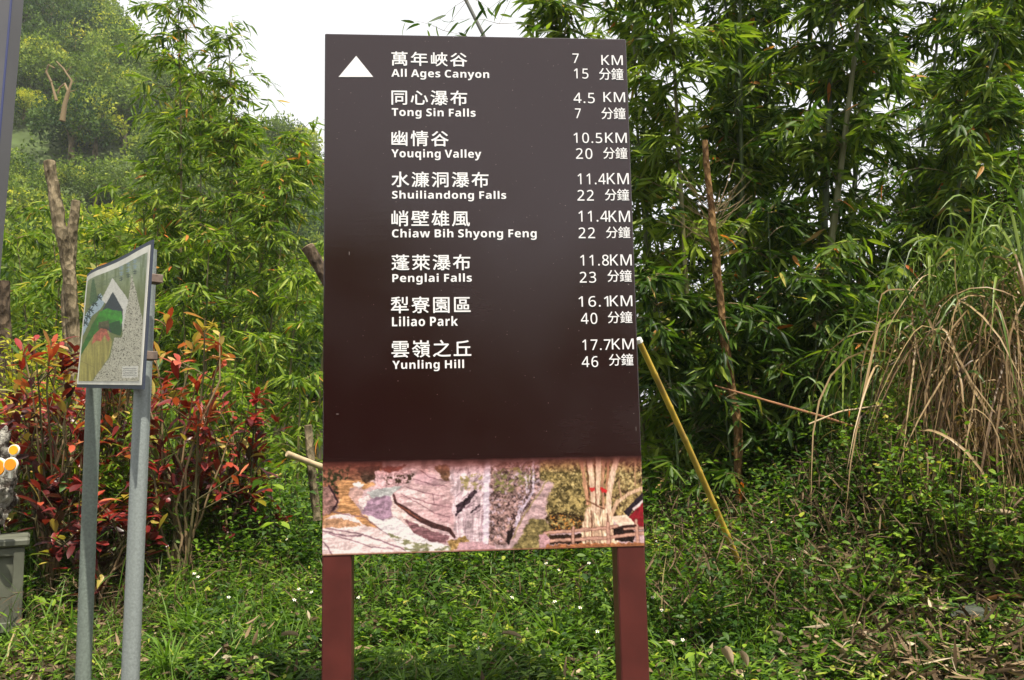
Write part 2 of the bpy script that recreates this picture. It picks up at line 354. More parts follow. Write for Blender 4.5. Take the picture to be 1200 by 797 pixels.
ROWS = [
 ('萬年峽谷', (458.7, 61.2, 547.5, 77.8), 'All Ages Canyon', (458.7, 81.5, 573.2, 93.7), '7', (670.8, 62.9, 678.2, 74), (704.6, 64.9, 729.7, 76.4), '15', (672.5, 80.5, 689.4, 92.3), (701.9, 79.8, 730.4, 94)),
 ('同心瀑布', (458.7, 105.9, 547.5, 123.5), 'Tong Sin Falls', (459.1, 126.9, 557.3, 139.4), '4.5', (672.1, 108.9, 696.8, 121.1), (707, 108.2, 732.4, 119.8), '7', (673.8, 127.2, 680.6, 138.7), (704.6, 125.9, 733, 140)),
 ('幽情谷', (458.7, 153.3, 525.8, 171.6), 'Youqing Valley', (458.7, 175, 564, 187.8), '10.5', (672.1, 155.7, 705.6, 167.8), (709, 155.7, 734.4, 167.5), '20', (674.8, 173.9, 694.1, 186.5), (706.7, 172.6, 735.1, 186.5)),
 ('水濂洞瀑布', (458.7, 201.4, 572.5, 219.7), 'Shuiliandong Falls', (459.4, 223.7, 593.2, 235.9), '11.4', (676.9, 203.4, 709.6, 216.3), (711, 203, 736.8, 216), '22', (676.5, 222.7, 695.8, 235.3), (708.7, 221.4, 737.1, 235.3)),
 ('峭壁雄風', (458.7, 246.8, 550.5, 265.4), 'Chiaw Bih Shyong Feng', (459.4, 268.4, 628.8, 281.3), '11.4', (677.9, 247.1, 712.4, 260), (713.1, 247.1, 738.2, 260.3), '22', (677.9, 266.7, 697.2, 279.3), (710, 265.4, 738.5, 279.3)),
 ('蓬萊瀑布', (458.7, 298.3, 551.2, 316.9), 'Penglai Falls', (459.8, 320.6, 552.9, 333.5), '11.8', (679.9, 298.6, 713.4, 311.5), (714.8, 298.3, 740.2, 311.2), '23', (679.2, 318.6, 698.5, 331.5), (711.7, 316.2, 740.2, 330.5)),
 ('犁寮園區', (458, 347.4, 551.5, 367), 'Liliao Park', (459.4, 370.8, 536.6, 382.3), '16.1', (677.9, 347.1, 712.8, 359.6), (714.5, 346.4, 740.9, 358.9), '40', (680.6, 366.7, 699.9, 379.9), (712.1, 364.7, 740.9, 378.9)),
 ('雲嶺之丘', (458.7, 398.5, 552.2, 418.9), 'Yunling Hill', (459.8, 421.9, 543.8, 435.1), '17.7', (682.3, 397.9, 715.5, 410.4), (716.8, 396.9, 742.6, 409.4), '46', (681.6, 417.5, 700.9, 430.4), (713.4, 414.5, 742.2, 428.7))]
for zh, zb, en, eb, km, kb, kmb, mn, mb_, fb in ROWS:
    lettering('place_name_lettering', zh, zb, .0009, 1.16, 'white characters '+zh)
    lettering('place_name_translation_lettering', sansify(en, True), eb, .0, 1.06, 'white lettering '+en)
    lettering('distance_lettering', sansify(km, False), kb, .0002, 1.15); lettering('distance_unit_lettering', sansify('KM', False), kmb, .0002, 1.1)
    lettering('minutes_lettering', sansify(mn, False), mb_, .0002, 1.15); lettering('minutes_unit_lettering', '分鐘', fb, .0004, .96)
b = MB(); q = [uv(417.4, 65.6), uv(396.8, 90.3), uv(437.4, 90.3)]
b.poly([(u, -.0012, v) for u, v in q], [(0, 1, 2)]); b.build('arrow', M['white_vinyl'], sign)['label'] = 'white triangle pointing up'
for px, py, dx, dy in ((409, 295, .5, 4), (416, 153, .6, .6), (742, 484, 1.2, 1.), (736, 333, 1, .8), (466, 446, .8, .8), (394, 485, 3, .5), (745, 500, .5, 5), (560, 540-8, .6, 1), (512, 462, .7, .7), (640, 505, .8, .6)):
    u0, v0 = uv(px, py); u1, v1 = uv(px+dx, py+dy); b = MB(); b.poly([(u0, -.0006, v0), (u1, -.0006, v0-.0004), (u1, -.0006, v1), (u0+.0003, -.0006, v1)], [(0, 3, 2, 1)]); b.build('scuff', simple('scuff', (.3, .27, .26, 1), .7), sign)
# ---- painted pictures
def vnoise(X, Y, seed=0):
    r = np.random.default_rng(seed).random((64, 64)); xi = np.floor(X).astype(int); yi = np.floor(Y).astype(int)
    fx = X-xi; fy = Y-yi; fx = fx*fx*(3-2*fx); fy = fy*fy*(3-2*fy); g = lambda i, j: r[j % 64, i % 64]
    return (g(xi, yi)*(1-fx)+g(xi+1, yi)*fx)*(1-fy)+(g(xi, yi+1)*(1-fx)+g(xi+1, yi+1)*fx)*fy
def fbm(X, Y, sx, sy, seed=0, oc=4):
    a = np.zeros_like(X); w = .5; t = 0
    for k in range(oc):
        c_, s_ = math.cos(.6+k*1.1), math.sin(.6+k*1.1); u, v = X*sx*2**k+seed*7.3, Y*sy*2**k+seed*3.1
        a += w*vnoise(c_*u-s_*v+900, s_*u+c_*v+900, seed+k); t += w; w *= .55
    return a/t
def inpoly(X, Y, P):
    c = np.zeros(X.shape, bool); n = len(P)
    for i in range(n):
        x1, y1 = P[i]; x2, y2 = P[(i+1) % n]
        if y1 == y2: continue
        c ^= ((Y >= min(y1, y2)) & (Y < max(y1, y2))) & (X < x1+(Y-y1)*(x2-x1)/(y2-y1))
    return c
def lindist(X, Y, P):
    """distance to a polyline and the run along it"""
    D = np.full(X.shape, 1e9); R = np.zeros_like(X); acc = 0
    for (x1, y1), (x2, y2) in zip(P[:-1], P[1:]):
        dx, dy = x2-x1, y2-y1; L2 = dx*dx+dy*dy+1e-9; t = np.clip(((X-x1)*dx+(Y-y1)*dy)/L2, 0, 1)
        d = np.hypot(X-x1-t*dx, Y-y1-t*dy); mk = d < D; D = np.where(mk, d, D); R = np.where(mk, acc+t*math.sqrt(L2), R); acc += math.sqrt(L2)
    return D, R
rng_p = np.random.default_rng(5)
class Painter:
    soft = 0
    def __init__(s, X, Y, base, warp=1.2, ws=.12):
        s.X0, s.Y0 = X, Y; s.X = X+(fbm(X, Y, ws, ws, 3, 6)-.5)*4*warp+(fbm(X, Y, ws*.3, ws*.3, 13)-.5)*4*warp; s.Y = Y+(fbm(X, Y, ws, ws, 9, 6)-.5)*4*warp+(fbm(X, Y, ws*.3, ws*.3, 19)-.5)*3*warp
        s.C = np.zeros(X.shape+(3,)); s.C[:] = base
    def put(s, mask, col, var=0, sx=.3, sy=.3, seed=1, mix=1., blur=0):
        if blur:
            mask = mask*1.; rough = fbm(s.X0, s.Y0, .35, .35, seed+40, 4)
        for _ in range(s.soft+blur):
            mask = (mask+np.roll(mask, 1, 0)+np.roll(mask, -1, 0)+np.roll(mask, 1, 1)+np.roll(mask, -1, 1))/5
        c = np.array(col, float)[None, None]*np.ones(s.C.shape)
        if blur: mask = np.clip((mask-.5)*1.6+.5+(rough-.5)*1.6*(4*mask*(1-mask)), 0, 1)
        if var: f = fbm(s.X0, s.Y0, sx, sy, seed)-.5; c = c*(1+2*var*f[..., None])
        a = (mask*mix)[..., None]; s.C = s.C*(1-a)+c*a
    def poly(s, P, col, **k): s.put(inpoly(s.X, s.Y, P).astype(float), col, **k)
    def crisp(s, P, col, **k): s.put(inpoly(s.X0+.2*(s.X-s.X0), s.Y0+.2*(s.Y-s.Y0), P).astype(float), col, **k)
    def line(s, P, w, col, taper=0, **k):
        D, R = lindist(s.X0+.45*(s.X-s.X0), s.Y0+.45*(s.Y-s.Y0), P); w = w*(1-taper*R/max(R.max(), 1e-6)); s.put(np.clip((w/2-D)*1.5+.5, 0, 1), col, **k)
    def spots(s, P, thr, col, sx, sy, seed, soft=12, **k):
        mk = inpoly(s.X, s.Y, P) if P is not None else np.ones(s.X.shape, bool)
        s.put(mk*np.clip((fbm(s.X0, s.Y0, sx, sy, seed)-thr)*soft, 0, 1), col, **k)
    def linear(s):
        c = np.clip(s.C/255, 0, 1); return np.where(c <= .04045, c/12.92, ((c+.055)/1.055)**2.4)
NX, NY = 620, 190
su = np.linspace(0, 1, NX)[None]*np.ones((NY, 1)); sv = np.linspace(0, 1, NY)[:, None]*np.ones((1, NX))
BX = 377.8+su*377.5; BYb = 651.6-su*11.4; BY = 533+(BYb-533)*sv       # photo coordinates of the printed strip
A_ = lambda *q: [(375+x/6, 535+y/6) for x, y in q]
B_ = lambda *q: [(565+x/6, 530+y/6) for x, y in q]
P = Painter(BX, BY, (196, 168, 166), 1.15, .3); P.soft = 1
P.put(np.ones(BX.shape), (192, 165, 165), var=.28, sx=.12, sy=.3, seed=5)
P.poly(A_((-20, 0), (430, 0), (420, 140), (300, 180), (240, 190), (120, 300), (60, 410), (-20, 440)), (132, 86, 62), var=.6, sx=.2, sy=.4, seed=6, blur=12)
P.spots(A_((-20, 40), (220, 40), (130, 260), (-20, 240)), .52, (44, 52, 30), .35, .35, 7)
P.poly(A_((-20, 200), (70, 190), (125, 330), (60, 410), (-20, 430)), (148, 112, 102), var=.5, seed=8)
P.line(A_((60, 190), (120, 310), (60, 410)), 2.2, (50, 32, 40))
P.poly(A_((110, 150), (300, 150), (400, 190), (260, 235), (215, 260), (260, 360), (410, 505), (250, 500), (-20, 500), (-20, 440), (110, 360), (130, 290)), (188, 138, 84), var=.4, sx=.12, sy=.5, seed=9, blur=10)
P.poly(A_((250, 60), (400, 60), (400, 150), (300, 180)), (70, 52, 40), var=.6, seed=10, blur=10)
P.poly(A_((195, 210), (280, 180), (300, 260), (255, 330), (205, 290)), (196, 160, 146), var=.2, seed=4)
P.poly(A_((225, 180), (270, 160), (300, 190), (270, 215)), (232, 222, 220))
P.poly(A_((-20, 480), (90, 400), (200, 400), (300, 470), (420, 510), (640, 690), (-20, 720)), (226, 206, 200), var=.12, sx=.05, sy=.3, seed=11, blur=6)
P.poly(A_((-20, 440), (150, 430), (300, 480), (200, 490), (-20, 500)), (190, 146, 104), var=.3, seed=12)
for pts, w in ((((40, 500), (270, 540), (430, 600), (610, 670)), 1.6), (((60, 540), (250, 600), (350, 640), (500, 650)), 1.2), (((20, 520), (180, 560), (280, 555)), 2.), (((20, 600), (60, 650), (90, 710)), 1.6), (((90, 380), (200, 410), (300, 420)), 1.4), (((280, 400), (400, 500), (560, 620)), 1.3)):
    P.line(A_(*pts), w, (112, 84, 96), mix=.85)
P.poly(A_((255, 300), (330, 260), (370, 310), (300, 370)), (228, 212, 206), var=.1)
P.poly(A_((380, 90), (640, 90), (600, 190), (400, 220)), (200, 160, 160), var=.4, sx=.4, sy=.4, seed=13)
P.spots(A_((440, 130), (660, 110), (620, 190), (460, 190)), .5, (64, 50, 36), .4, .5, 14)
P.poly(A_((400, 60), (600, 50), (560, 90), (460, 100)), (96, 52, 44), var=.5, seed=3, blur=8)
P.poly(A_((320, 240), (430, 212), (570, 200), (520, 240), (500, 262), (490, 300), (370, 292)), (176, 186, 180), var=.15, sx=.1, sy=.6)
P.poly(A_((345, 290), (490, 262), (500, 420), (410, 455), (285, 390)), (158, 130, 150), var=.3, sx=.3, sy=.2, seed=15, blur=8)
P.poly(A_((285, 392), (410, 445), (530, 430), (650, 530), (880, 630), (910, 668), (620, 690), (420, 510)), (226, 224, 222), var=.12, sx=.1, sy=.5, seed=16, blur=6)
P.spots(A_((440, 520), (620, 600), (890, 640), (910, 668), (620, 690)), .44, (128, 134, 92), .15, .4, 17, soft=8)
P.poly(A_((495, 270), (520, 320), (640, 440), (900, 580), (860, 606), (760, 600), (640, 530), (530, 425), (490, 400)), (220, 196, 186), var=.2, sx=.1, sy=.4, seed=18)
P.poly(A_((570, 430), (640, 530), (760, 600), (870, 606), (900, 560), (760, 520)), (136, 96, 100), var=.4, sx=.15, sy=.5, seed=19)
P.poly(A_((505, 250), (600, 195), (700, 70), (860, 120), (930, 240), (930, 400), (925, 540), (800, 490), (640, 420), (520, 320)), (204, 170, 168), var=.24, sx=.1, sy=.3, seed=20, blur=5)
P.crisp(A_((500, 255), (516, 262), (530, 315), (600, 355), (700, 425), (790, 468), (905, 505), (940, 570), (925, 580), (890, 535), (780, 505), (700, 468), (620, 415), (540, 345), (512, 325)), (64, 38, 36), var=.5, sx=.5, sy=.5, seed=44, mix=.92)
P.crisp(A_((530, 330), (600, 370), (690, 440), (700, 455), (620, 400), (540, 350)), (150, 84, 62), mix=.7)
P.crisp(A_((590, 470), (640, 520), (720, 560), (860, 600), (760, 600), (660, 550)), (100, 62, 66), mix=.6)
P.crisp(A_((520, 250), (600, 205), (650, 225), (760, 290), (700, 300), (600, 270)), (232, 212, 206), mix=.55, blur=4)
P.crisp(A_((620, 290), (780, 340), (790, 380), (700, 370), (600, 310)), (228, 204, 198), mix=.5, blur=4)
P.crisp(A_((690, 90), (800, 130), (840, 210), (700, 200), (640, 170)), (178, 138, 148), mix=.5, blur=8)
P.crisp(A_((800, 290), (920, 320), (925, 480), (830, 460), (760, 380)), (170, 132, 136), mix=.5, blur=8)
for pts in (((600, 212), (720, 255), (860, 275)), ((640, 290), (760, 330), (920, 360)), ((700, 90), (760, 140), (900, 180)), ((780, 260), (790, 330)), ((640, 150), (760, 190), (880, 210)), ((560, 260), (680, 330), (800, 400), (900, 430))):
    P.line(A_(*pts), 1.1, (112, 76, 84), mix=.75)
P.poly(A_((925, 60), (1210, 60), (1210, 640), (960, 640), (940, 560), (925, 500), (950, 430), (905, 380), (935, 300), (900, 240), (930, 190), (880, 130)), (194, 174, 178), var=.5, sx=.3, sy=.1, seed=21, mix=.85, blur=26)
P.poly(A_((790, 60), (900, 60), (900, 180), (840, 150)), (108, 78, 56), var=.5, seed=5, blur=10)
P.poly(A_((950, 340), (1010, 290), (1080, 240), (1100, 260), (1030, 330), (970, 400), (945, 420)), (50, 38, 46), var=.5)
P.poly(A_((1045, 390), (1110, 340), (1105, 360), (1050, 400)), (58, 44, 52))
for k_ in range(34):
    x_, y_ = rng_p.uniform(940, 1140), rng_p.uniform(100, 430); l_ = rng_p.uniform(15, 55); P.line(A_((x_, y_), (x_+l_, y_-l_*rng_p.uniform(.5, 1.1))), rng_p.uniform(.6, 1.5), (96, 74, 84), mix=.6)
for k_ in range(16):
    x_ = rng_p.uniform(950, 1140); P.line(A_((x_, rng_p.uniform(400, 450)), (x_+rng_p.uniform(-6, 6), 600)), rng_p.uniform(.5, 1.2), [(140, 112, 124), (226, 210, 212)][k_ % 2], mix=.6)
P.spots(A_((980, 140), (1150, 120), (1130, 240), (980, 240)), .5, (156, 146, 92), .35, .35, 22)
P.poly(A_((880, 600), (1000, 560), (1040, 600), (980, 660), (900, 670)), (150, 122, 66), var=.5, sx=.5, sy=.5, seed=23)
P.poly(A_((960, 610), (1210, 600), (1210, 700), (950, 690)), (186, 148, 152), var=.15)
P.poly(B_((20, 130), (140, 70), (430, 70), (440, 200), (350, 360), (165, 660), (20, 650)), (142, 114, 106), var=.8, sx=.25, sy=.3, seed=24, blur=18)
P.spots(B_((20, 130), (140, 70), (430, 70), (440, 200), (350, 360), (165, 660), (20, 650)), .58, (62, 44, 44), .4, .4, 25, soft=9)
P.spots(B_((20, 130), (140, 70), (430, 70), (440, 200), (350, 360), (165, 660), (20, 650)), .6, (186, 166, 176), .34, .34, 26, soft=9)
P.spots(B_((60, 130), (380, 90), (360, 240), (80, 300)), .5, (122, 122, 66), .28, .32, 27, soft=7)
P.poly(B_((150, 640), (165, 560), (215, 530), (190, 600), (170, 660)), (40, 30, 30))
P.line(B_((362, 50), (352, 280), (312, 345), (250, 420), (222, 520)), 2.6, (200, 190, 210), mix=.7, var=.5, sx=.4, sy=.4)
P.line(A_((1172, 40), (1160, 300), (1150, 600)), 7, (216, 206, 220), mix=.9, blur=10)
for k_ in range(60):
    x_, y_ = rng_p.uniform(60, 330), rng_p.uniform(120, 560); l_ = rng_p.uniform(12, 40); P.line(B_((x_, y_), (x_+l_, y_-l_*1.3)), rng_p.uniform(.6, 1.5), [(60, 44, 46), (196, 168, 160), (120, 112, 60)][k_ % 3], mix=.6)
for k_ in range(26):
    t_ = rng_p.uniform(0, 1); x_ = 362-140*t_+rng_p.normal()*14; y_ = 60+470*t_; P.line(B_((x_, y_), (x_-6, y_+22)), 1.3, (214, 204, 226), mix=.7)
P.poly(B_((440, 220), (520, 230), (450, 330), (460, 480), (330, 470), (210, 640), (160, 680), (335, 365)), (184, 156, 154), var=.25, sx=.2, sy=.3, seed=28, blur=16)
P.line(B_((500, 130), (400, 290), (290, 430), (200, 610)), 1.8, (150, 138, 84), mix=.8)
FOL = B_((400, 60), (725, 60), (745, 400), (710, 545), (450, 570), (450, 330), (520, 230), (400, 200))
P.poly(FOL, (140, 126, 70), var=.8, sx=.25, sy=.25, seed=29, blur=24)
P.spots(FOL, .55, (74, 66, 34), .25, .25, 30); P.spots(FOL, .62, (200, 184, 112), .4, .4, 31, soft=10)
P.spots(B_((440, 430), (710, 430), (710, 550), (440, 570)), .46, (48, 36, 24), .4, .5, 32); P.spots(B_((460, 450), (700, 450), (700, 550), (460, 560)), .58, (206, 138, 52), .6, .6, 33)
P.poly(B_((330, 470), (440, 480), (480, 560), (410, 690), (190, 690)), (126, 116, 66), var=.6, sx=.3, sy=.3, seed=34, blur=14)
P.poly(B_((725, 50), (1150, 50), (1150, 460), (940, 470), (740, 470)), (142, 124, 72), var=.7, sx=.3, sy=.3, seed=35, blur=20)
P.spots(B_((725, 50), (1150, 50), (1150, 460), (740, 470)), .56, (66, 48, 30), .3, .28, 36); P.spots(B_((940, 70), (1150, 60), (1150, 440), (930, 460)), .58, (206, 190, 118), .4, .4, 37)
P.poly(B_((740, 395), (905, 380), (960, 660), (680, 670), (700, 520)), (222, 186, 146), var=.7, sx=.5, sy=.12, seed=38, blur=4)
for pts, w, c in ((((700, 40), (722, 220), (745, 370)), 4.4, (190, 140, 100)), (((765, 40), (775, 200), (785, 400)), 6.4, (222, 190, 154)), (((828, 40), (822, 200), (806, 420)), 6.4, (216, 184, 150)), (((862, 80), (850, 300), (858, 400)), 3.4, (178, 132, 96)), (((905, 60), (880, 300)), 3.2, (170, 120, 84)), (((975, 20), (930, 160), (900, 300), (880, 560)), 6.6, (224, 192, 158)), (((905, 450), (960, 360), (1040, 310), (1150, 262)), 4.2, (214, 178, 138)), (((970, 220), (985, 330)), 1.8, (190, 150, 110)), (((1100, 80), (1085, 250)), 2, (176, 140, 96))):
    P.line(B_(*pts), w, c, var=.3, sx=.8, sy=.12, seed=39)
for pts in (((770, 420), (765, 640)), ((880, 440), (895, 640)), ((735, 350), (860, 410)), ((800, 60), (798, 380)), ((745, 60), (750, 330))): P.line(B_(*pts), 1.6, (96, 56, 36), mix=.8)
P.poly(B_((750, 262), (790, 258), (788, 284), (752, 286)), (206, 50, 46)); P.poly(B_((838, 256), (884, 280), (878, 304), (840, 290)), (208, 34, 38))
P.crisp(B_((1000, 430), (1150, 290), (1150, 350), (1070, 410), (1030, 470)), (40, 32, 42), var=.3)
P.crisp(B_((1030, 470), (1150, 360), (1150, 540), (1070, 520)), (142, 26, 36), var=.2)
P.line(B_((1074, 412), (1150, 352)), 2.6, (222, 206, 200))
P.poly(B_((915, 530), (1080, 520), (1070, 640), (930, 630)), (38, 26, 24), var=.4)
P.poly(B_((460, 590), (700, 580), (700, 650), (440, 650)), (52, 36, 26), var=.6, seed=6)
P.crisp(B_((905, 462), (1020, 450), (1085, 514), (958, 528)), (236, 208, 176)); P.crisp(B_((935, 475), (1010, 466), (1040, 496), (965, 505)), (200, 170, 140), mix=.6)
for pts, w in ((((430, 574), (640, 556), (880, 540), (950, 530)), 3.2), (((440, 628), (700, 616), (880, 606), (1150, 572)), 3.4), (((1000, 545), (1150, 540)), 2.6), (((630, 535), (630, 675)), 3), (((885, 505), (885, 660)), 3.2), (((1088, 490), (1098, 660)), 3.2)):
    P.line(B_(*pts), w+1.2, (84, 48, 36), mix=.7); P.line(B_(*pts), w, (190, 146, 122), var=.2)
P.line(B_((955, 535), (1085, 520)), 2, (60, 36, 30)); P.poly(B_((395, 580), (440, 575), (460, 640), (440, 690), (385, 690)), (178, 138, 140), var=.2)
P.poly(B_((440, 655), (1150, 640), (1150, 700), (430, 700)), (160, 100, 58), var=.5, sx=.3, sy=.8, seed=41)
P.put(np.ones(BX.shape), (0, 0, 0), mix=.0)
FR = lambda dx, dy: fbm(BX+dx, BY+dy, .05, .1, 71, 6); rel = FR(.8, .8)-FR(-.8, -.8); rock = 1-.75*np.clip((BX-640)/30, 0, 1); P.C = P.C*(1+np.clip(rel*1.9, -.12, .08)*rock)[..., None]; f2 = (fbm(BX, BY, .45, .45, 50, 4)-.5)[..., None]; P.C = P.C*(1+.3*f2); g_ = P.C.mean(-1, keepdims=True); P.C = (g_+(P.C-g_)*.8)*np.array([1.02, .97, 1.0])+6
P.C = (P.C-128)*1.2+142; dist = (BY-533)/1.0 + (fbm(BX, BY, .12, .05, 60)-.5)*6
P.put(np.clip((24-dist)/16, 0, 1), (150, 70, 64), mix=.6)
P.put(np.clip((15-dist)/12, 0, 1), (56, 28, 27))
P.put((sv > .985).astype(float), (150, 100, 70), mix=.7)
lin = P.linear()*.7; edge = np.clip((6.5-(BY-533))/3, 0, 1)[..., None]; lin = lin*(1-edge)+np.array([.0175, .0046, .0048])*edge
U = np.vectorize(lambda a, b: uv(a, b)[0])(BX[::NY-1, :], BY[::NY-1, :])
x0 = -PW/2+.002; x1 = PW/2-.002; zb = CZ-PH/2+.003; zt = np.mean([uv(400, 533)[1], uv(740, 533)[1]])
V = np.stack([x0+su*(x1-x0), np.full(su.shape, -.0008), zt+(zb-zt)*sv], -1).reshape(-1, 3)
i = np.arange(NY-1)[:, None]*NX; j = np.arange(NX-1)[None]; T = np.stack([i+j, i+NX+j, i+NX+j+1, i+j+1], -1).reshape(-1, 4)
o = link('printed_picture', tri_mesh('printed_picture', V, T, col=np.concatenate([lin, np.ones(lin.shape[:2]+(1,))], -1).reshape(-1, 4), smooth=False), sign, M['print'], False)
o['label'] = 'printed strip of river rocks, waterfalls and a rail fenced old tree'
# ================================================================== picture sign on two poles (left)
M['galv'] = simple('galvanised_steel', (.23, .26, .255, 1), .5, metal=.25, noise=.18, scale=110, bump=.12, spec=.4)
M['galv_green'] = simple('algae_stained_steel', (.17, .205, .18, 1), .6, metal=.15, noise=.25, scale=90, bump=.12, spec=.4)
M['dark_frame'] = simple('dark_frame', (.03, .04, .07, 1), .5)
M['rusty'] = simple('rusty_steel', (.14, .1, .08, 1), .7, noise=.6, scale=40)
TR, BR = at(178.2, 281, 3.42), at(166.6, 456.5, 3.42); BL = at(88.6, 455.5, 3.98)
nn = nrm(np.cross(BL-BR, TR-BR)); nn = nn if nn[1] > 0 else -nn      # pointing away from the camera
def onplane(px, py, off=0):
    r = Fv+Rv*(px-600)/FPX-Uv*(py-398.5)/FPX; return EYE+r*(((BR+nn*off-EYE) @ nn)/(r @ nn))
Zc = lambda x, y: (80+x/3.983, 270+y/3.983)
topc = [(85, 205), (105, 186), (135, 170), (180, 152), (230, 130), (275, 106), (315, 82), (350, 62), (390, 42)]
botc = [(35, 733), (345, 742)]
ms = empty('picture_sign', (float((BR[0]+BL[0])/2), float((BR[1]+BL[1])/2), 0.1), label='small framed mountain picture board standing on two galvanised steel poles', cat='sign')
def strip_fn(s):
    """top and bottom points of the board at run s (0 left .. 1 right), in zoomed photo coordinates"""
    cx = 85+(390-85)*s; ty = np.interp(cx, [a for a, _ in topc], [b_ for _, b_ in topc]); bx = 35+310*s; by = 733+9*s
    return (cx, ty), (bx, by)
NS = 40
def board(name, s0, s1, t0, t1, off, thick, mat):
    front, back = [], []
    for k in range(NS+1):
        s = s0+(s1-s0)*k/NS; (ax, ay), (bx, by) = strip_fn(s)
        for t in (t0, t1):
            q = Zc(ax+(bx-ax)*t, ay+(by-ay)*t); pnt = onplane(*q); front.append(pnt+nn*off); back.append(pnt+nn*(off+thick))
    n = len(front); vs = front+back; fs = []
    for k in range(NS):
        a = 2*k; fs += [(a, a+1, a+3, a+2), (n+a, n+a+2, n+a+3, n+a+1), (a, a+2, n+a+2, n+a), (a+1, n+a+1, n+a+3, a+3)]
    fs += [(0, n, n+1, 1), (2*NS, 2*NS+1, n+2*NS+1, n+2*NS)]
    b = MB(); b.poly(vs, fs); return b.build(name, mat, ms, world=True)
M['white_board'] = simple('white_board', (.62, .62, .56, 1), .5, noise=.25, scale=9)
board('frame', 0, 1, 0, 1, .003, .007, M['dark_frame'])
board('white_border', .012, .975, .03, .972, .0, .004, M['white_board'])
MX, MY = 150, 240
S = np.linspace(.03, .945, MX)[None]*np.ones((MY, 1)); Tt = np.linspace(.075, .945, MY)[:, None]*np.ones((1, MX))
cx = 85+305*S; ty = np.interp(cx, [a for a, _ in topc], [b_ for _, b_ in topc]); bx = 35+310*S; by = 733+9*S
ZX = cx+(bx-cx)*Tt; ZY = ty+(by-ty)*Tt
Q = Painter(ZX, ZY, (118, 128, 78), 1.2, .05)
Q.put(np.clip((330-ZY)/160, 0, 1), (150, 164, 140), var=.2, sx=.03, sy=.02)
Q.spots(None, .55, (96, 112, 62), .09, .008, 5, soft=6, mix=.6)
for k in range(7): Q.line([(80+k*16, 300-k*8), (120+k*18, 250-k*6), (170+k*20, 270-k*14)], 1.6, (88, 104, 84), mix=.6)
Q.poly([(40, 600), (110, 440), (150, 380), (150, 470), (60, 590)], (52, 112, 36), var=.3, sx=.05, sy=.05)
Q.poly([(58, 480), (75, 400), (150, 292), (172, 330), (150, 370), (110, 400), (70, 490)], (168, 190, 204), var=.1)
for x, y in ((142, 312), (122, 340), (104, 372), (92, 402), (78, 432)):
    for dx, dy, ex, ey in ((-12, -5, 12, 2), (-2, -14, -6, 14), (-10, 10, 10, -11), (2, 2, 13, 13), (-12, 5, -3, 12)):
        Q.line([(x+dx, y+dy), (x+ex, y+ey)], 5., (28, 50, 56))
Q.poly([(110, 230), (120, 225), (130, 280), (138, 330), (95, 350)], (66, 100, 62), var=.4, mix=.8)
for k in range(3):
    x = 247+k*32
    for r_ in range(3): 
        y = 175-k*16+r_*26
        for dx, dy, ex, ey in ((-8, -3, 8, -5), (0, -9, 1, 9), (-7, 7, 7, 3)): Q.line([(x+dx, y+dy), (x+ex, y+ey)], 4., (50, 70, 66) if r_ == 2 else (140, 165, 178), mix=.85)
Q.poly([(207, 222), (240, 268), (280, 325), (268, 400), (255, 480), (245, 380), (208, 288), (176, 345), (154, 322)], (222, 222, 214))
Q.poly([(208, 287), (240, 345), (257, 372), (252, 440), (243, 492), (180, 470), (150, 420), (160, 368)], (52, 62, 72), var=.15)
Q.poly([(133, 410), (150, 380), (185, 362), (205, 372), (250, 378), (255, 420), (246, 450), (200, 440), (160, 450), (135, 440)], (62, 148, 38), var=.35, sx=.06, sy=.06, seed=4)
Q.poly([(186, 436), (240, 420), (250, 470), (243, 492), (205, 480)], (30, 82, 34), var=.3)
Q.poly([(140, 430), (190, 420), (190, 465), (140, 460)], (78, 76, 50), var=.6, sx=.1, sy=.1)
Q.poly([(36, 720), (48, 600), (110, 500), (150, 460), (190, 470), (205, 520), (190, 590), (150, 650), (110, 700), (100, 720)], (166, 158, 88), var=.3, sx=.12, sy=.012, seed=6)
Q.poly([(108, 535), (118, 490), (150, 458), (178, 462), (196, 505), (186, 520), (170, 490), (150, 520), (130, 515)], (186, 104, 84), var=.4, sx=.1, sy=.1)
for pts in (((95, 560), (90, 700)), ((125, 530), (118, 690)), ((150, 520), (145, 640)), ((60, 610), (120, 640))): Q.line(pts, 1.8, (116, 106, 56), mix=.7)
SQ = [(296, 200), (320, 300), (352, 440), (350, 720), (100, 720), (150, 650), (196, 590), (215, 500), (250, 500), (268, 400), (282, 320)]
Q.poly(SQ, (196, 194, 176), var=.12)
w1 = fbm(ZX, ZY, .03, .03, 61); w2 = fbm(ZX, ZY, .045, .05, 62)
squig = np.abs(np.sin(w1*24+w2*8)) < .3
Q.put((inpoly(Q.X, Q.Y, SQ) & squig).astype(float), (70, 66, 54), mix=.85)
Q.poly([(250, 636), (326, 632), (324, 686), (250, 690)], (222, 222, 214))
for k in range(8):
    x = 258+k*8
    for r_ in range(5): Q.line([(x-2, 646+r_*8), (x+3, 644+r_*8+(k*r_) % 5)], 2.6, (52, 56, 52), mix=.85)
Q.C = np.clip(Q.C*(1+.2*(fbm(ZX, ZY, .2, .2, 70)-.5)[..., None]), 0, 255); lin = Q.linear()*.8
corners = np.array([onplane(*Zc(a, b_), -.001) for a, b_ in zip(ZX.ravel(), ZY.ravel())])
i = np.arange(MY-1)[:, None]*MX; j = np.arange(MX-1)[None]; T = np.stack([i+j, i+MX+j, i+MX+j+1, i+j+1], -1).reshape(-1, 4)
o = link('printed_picture', tri_mesh('printed_picture', corners, T, col=np.concatenate([lin, np.ones(lin.shape[:2]+(1,))], -1).reshape(-1, 4), smooth=False), ms, M['map_print'])
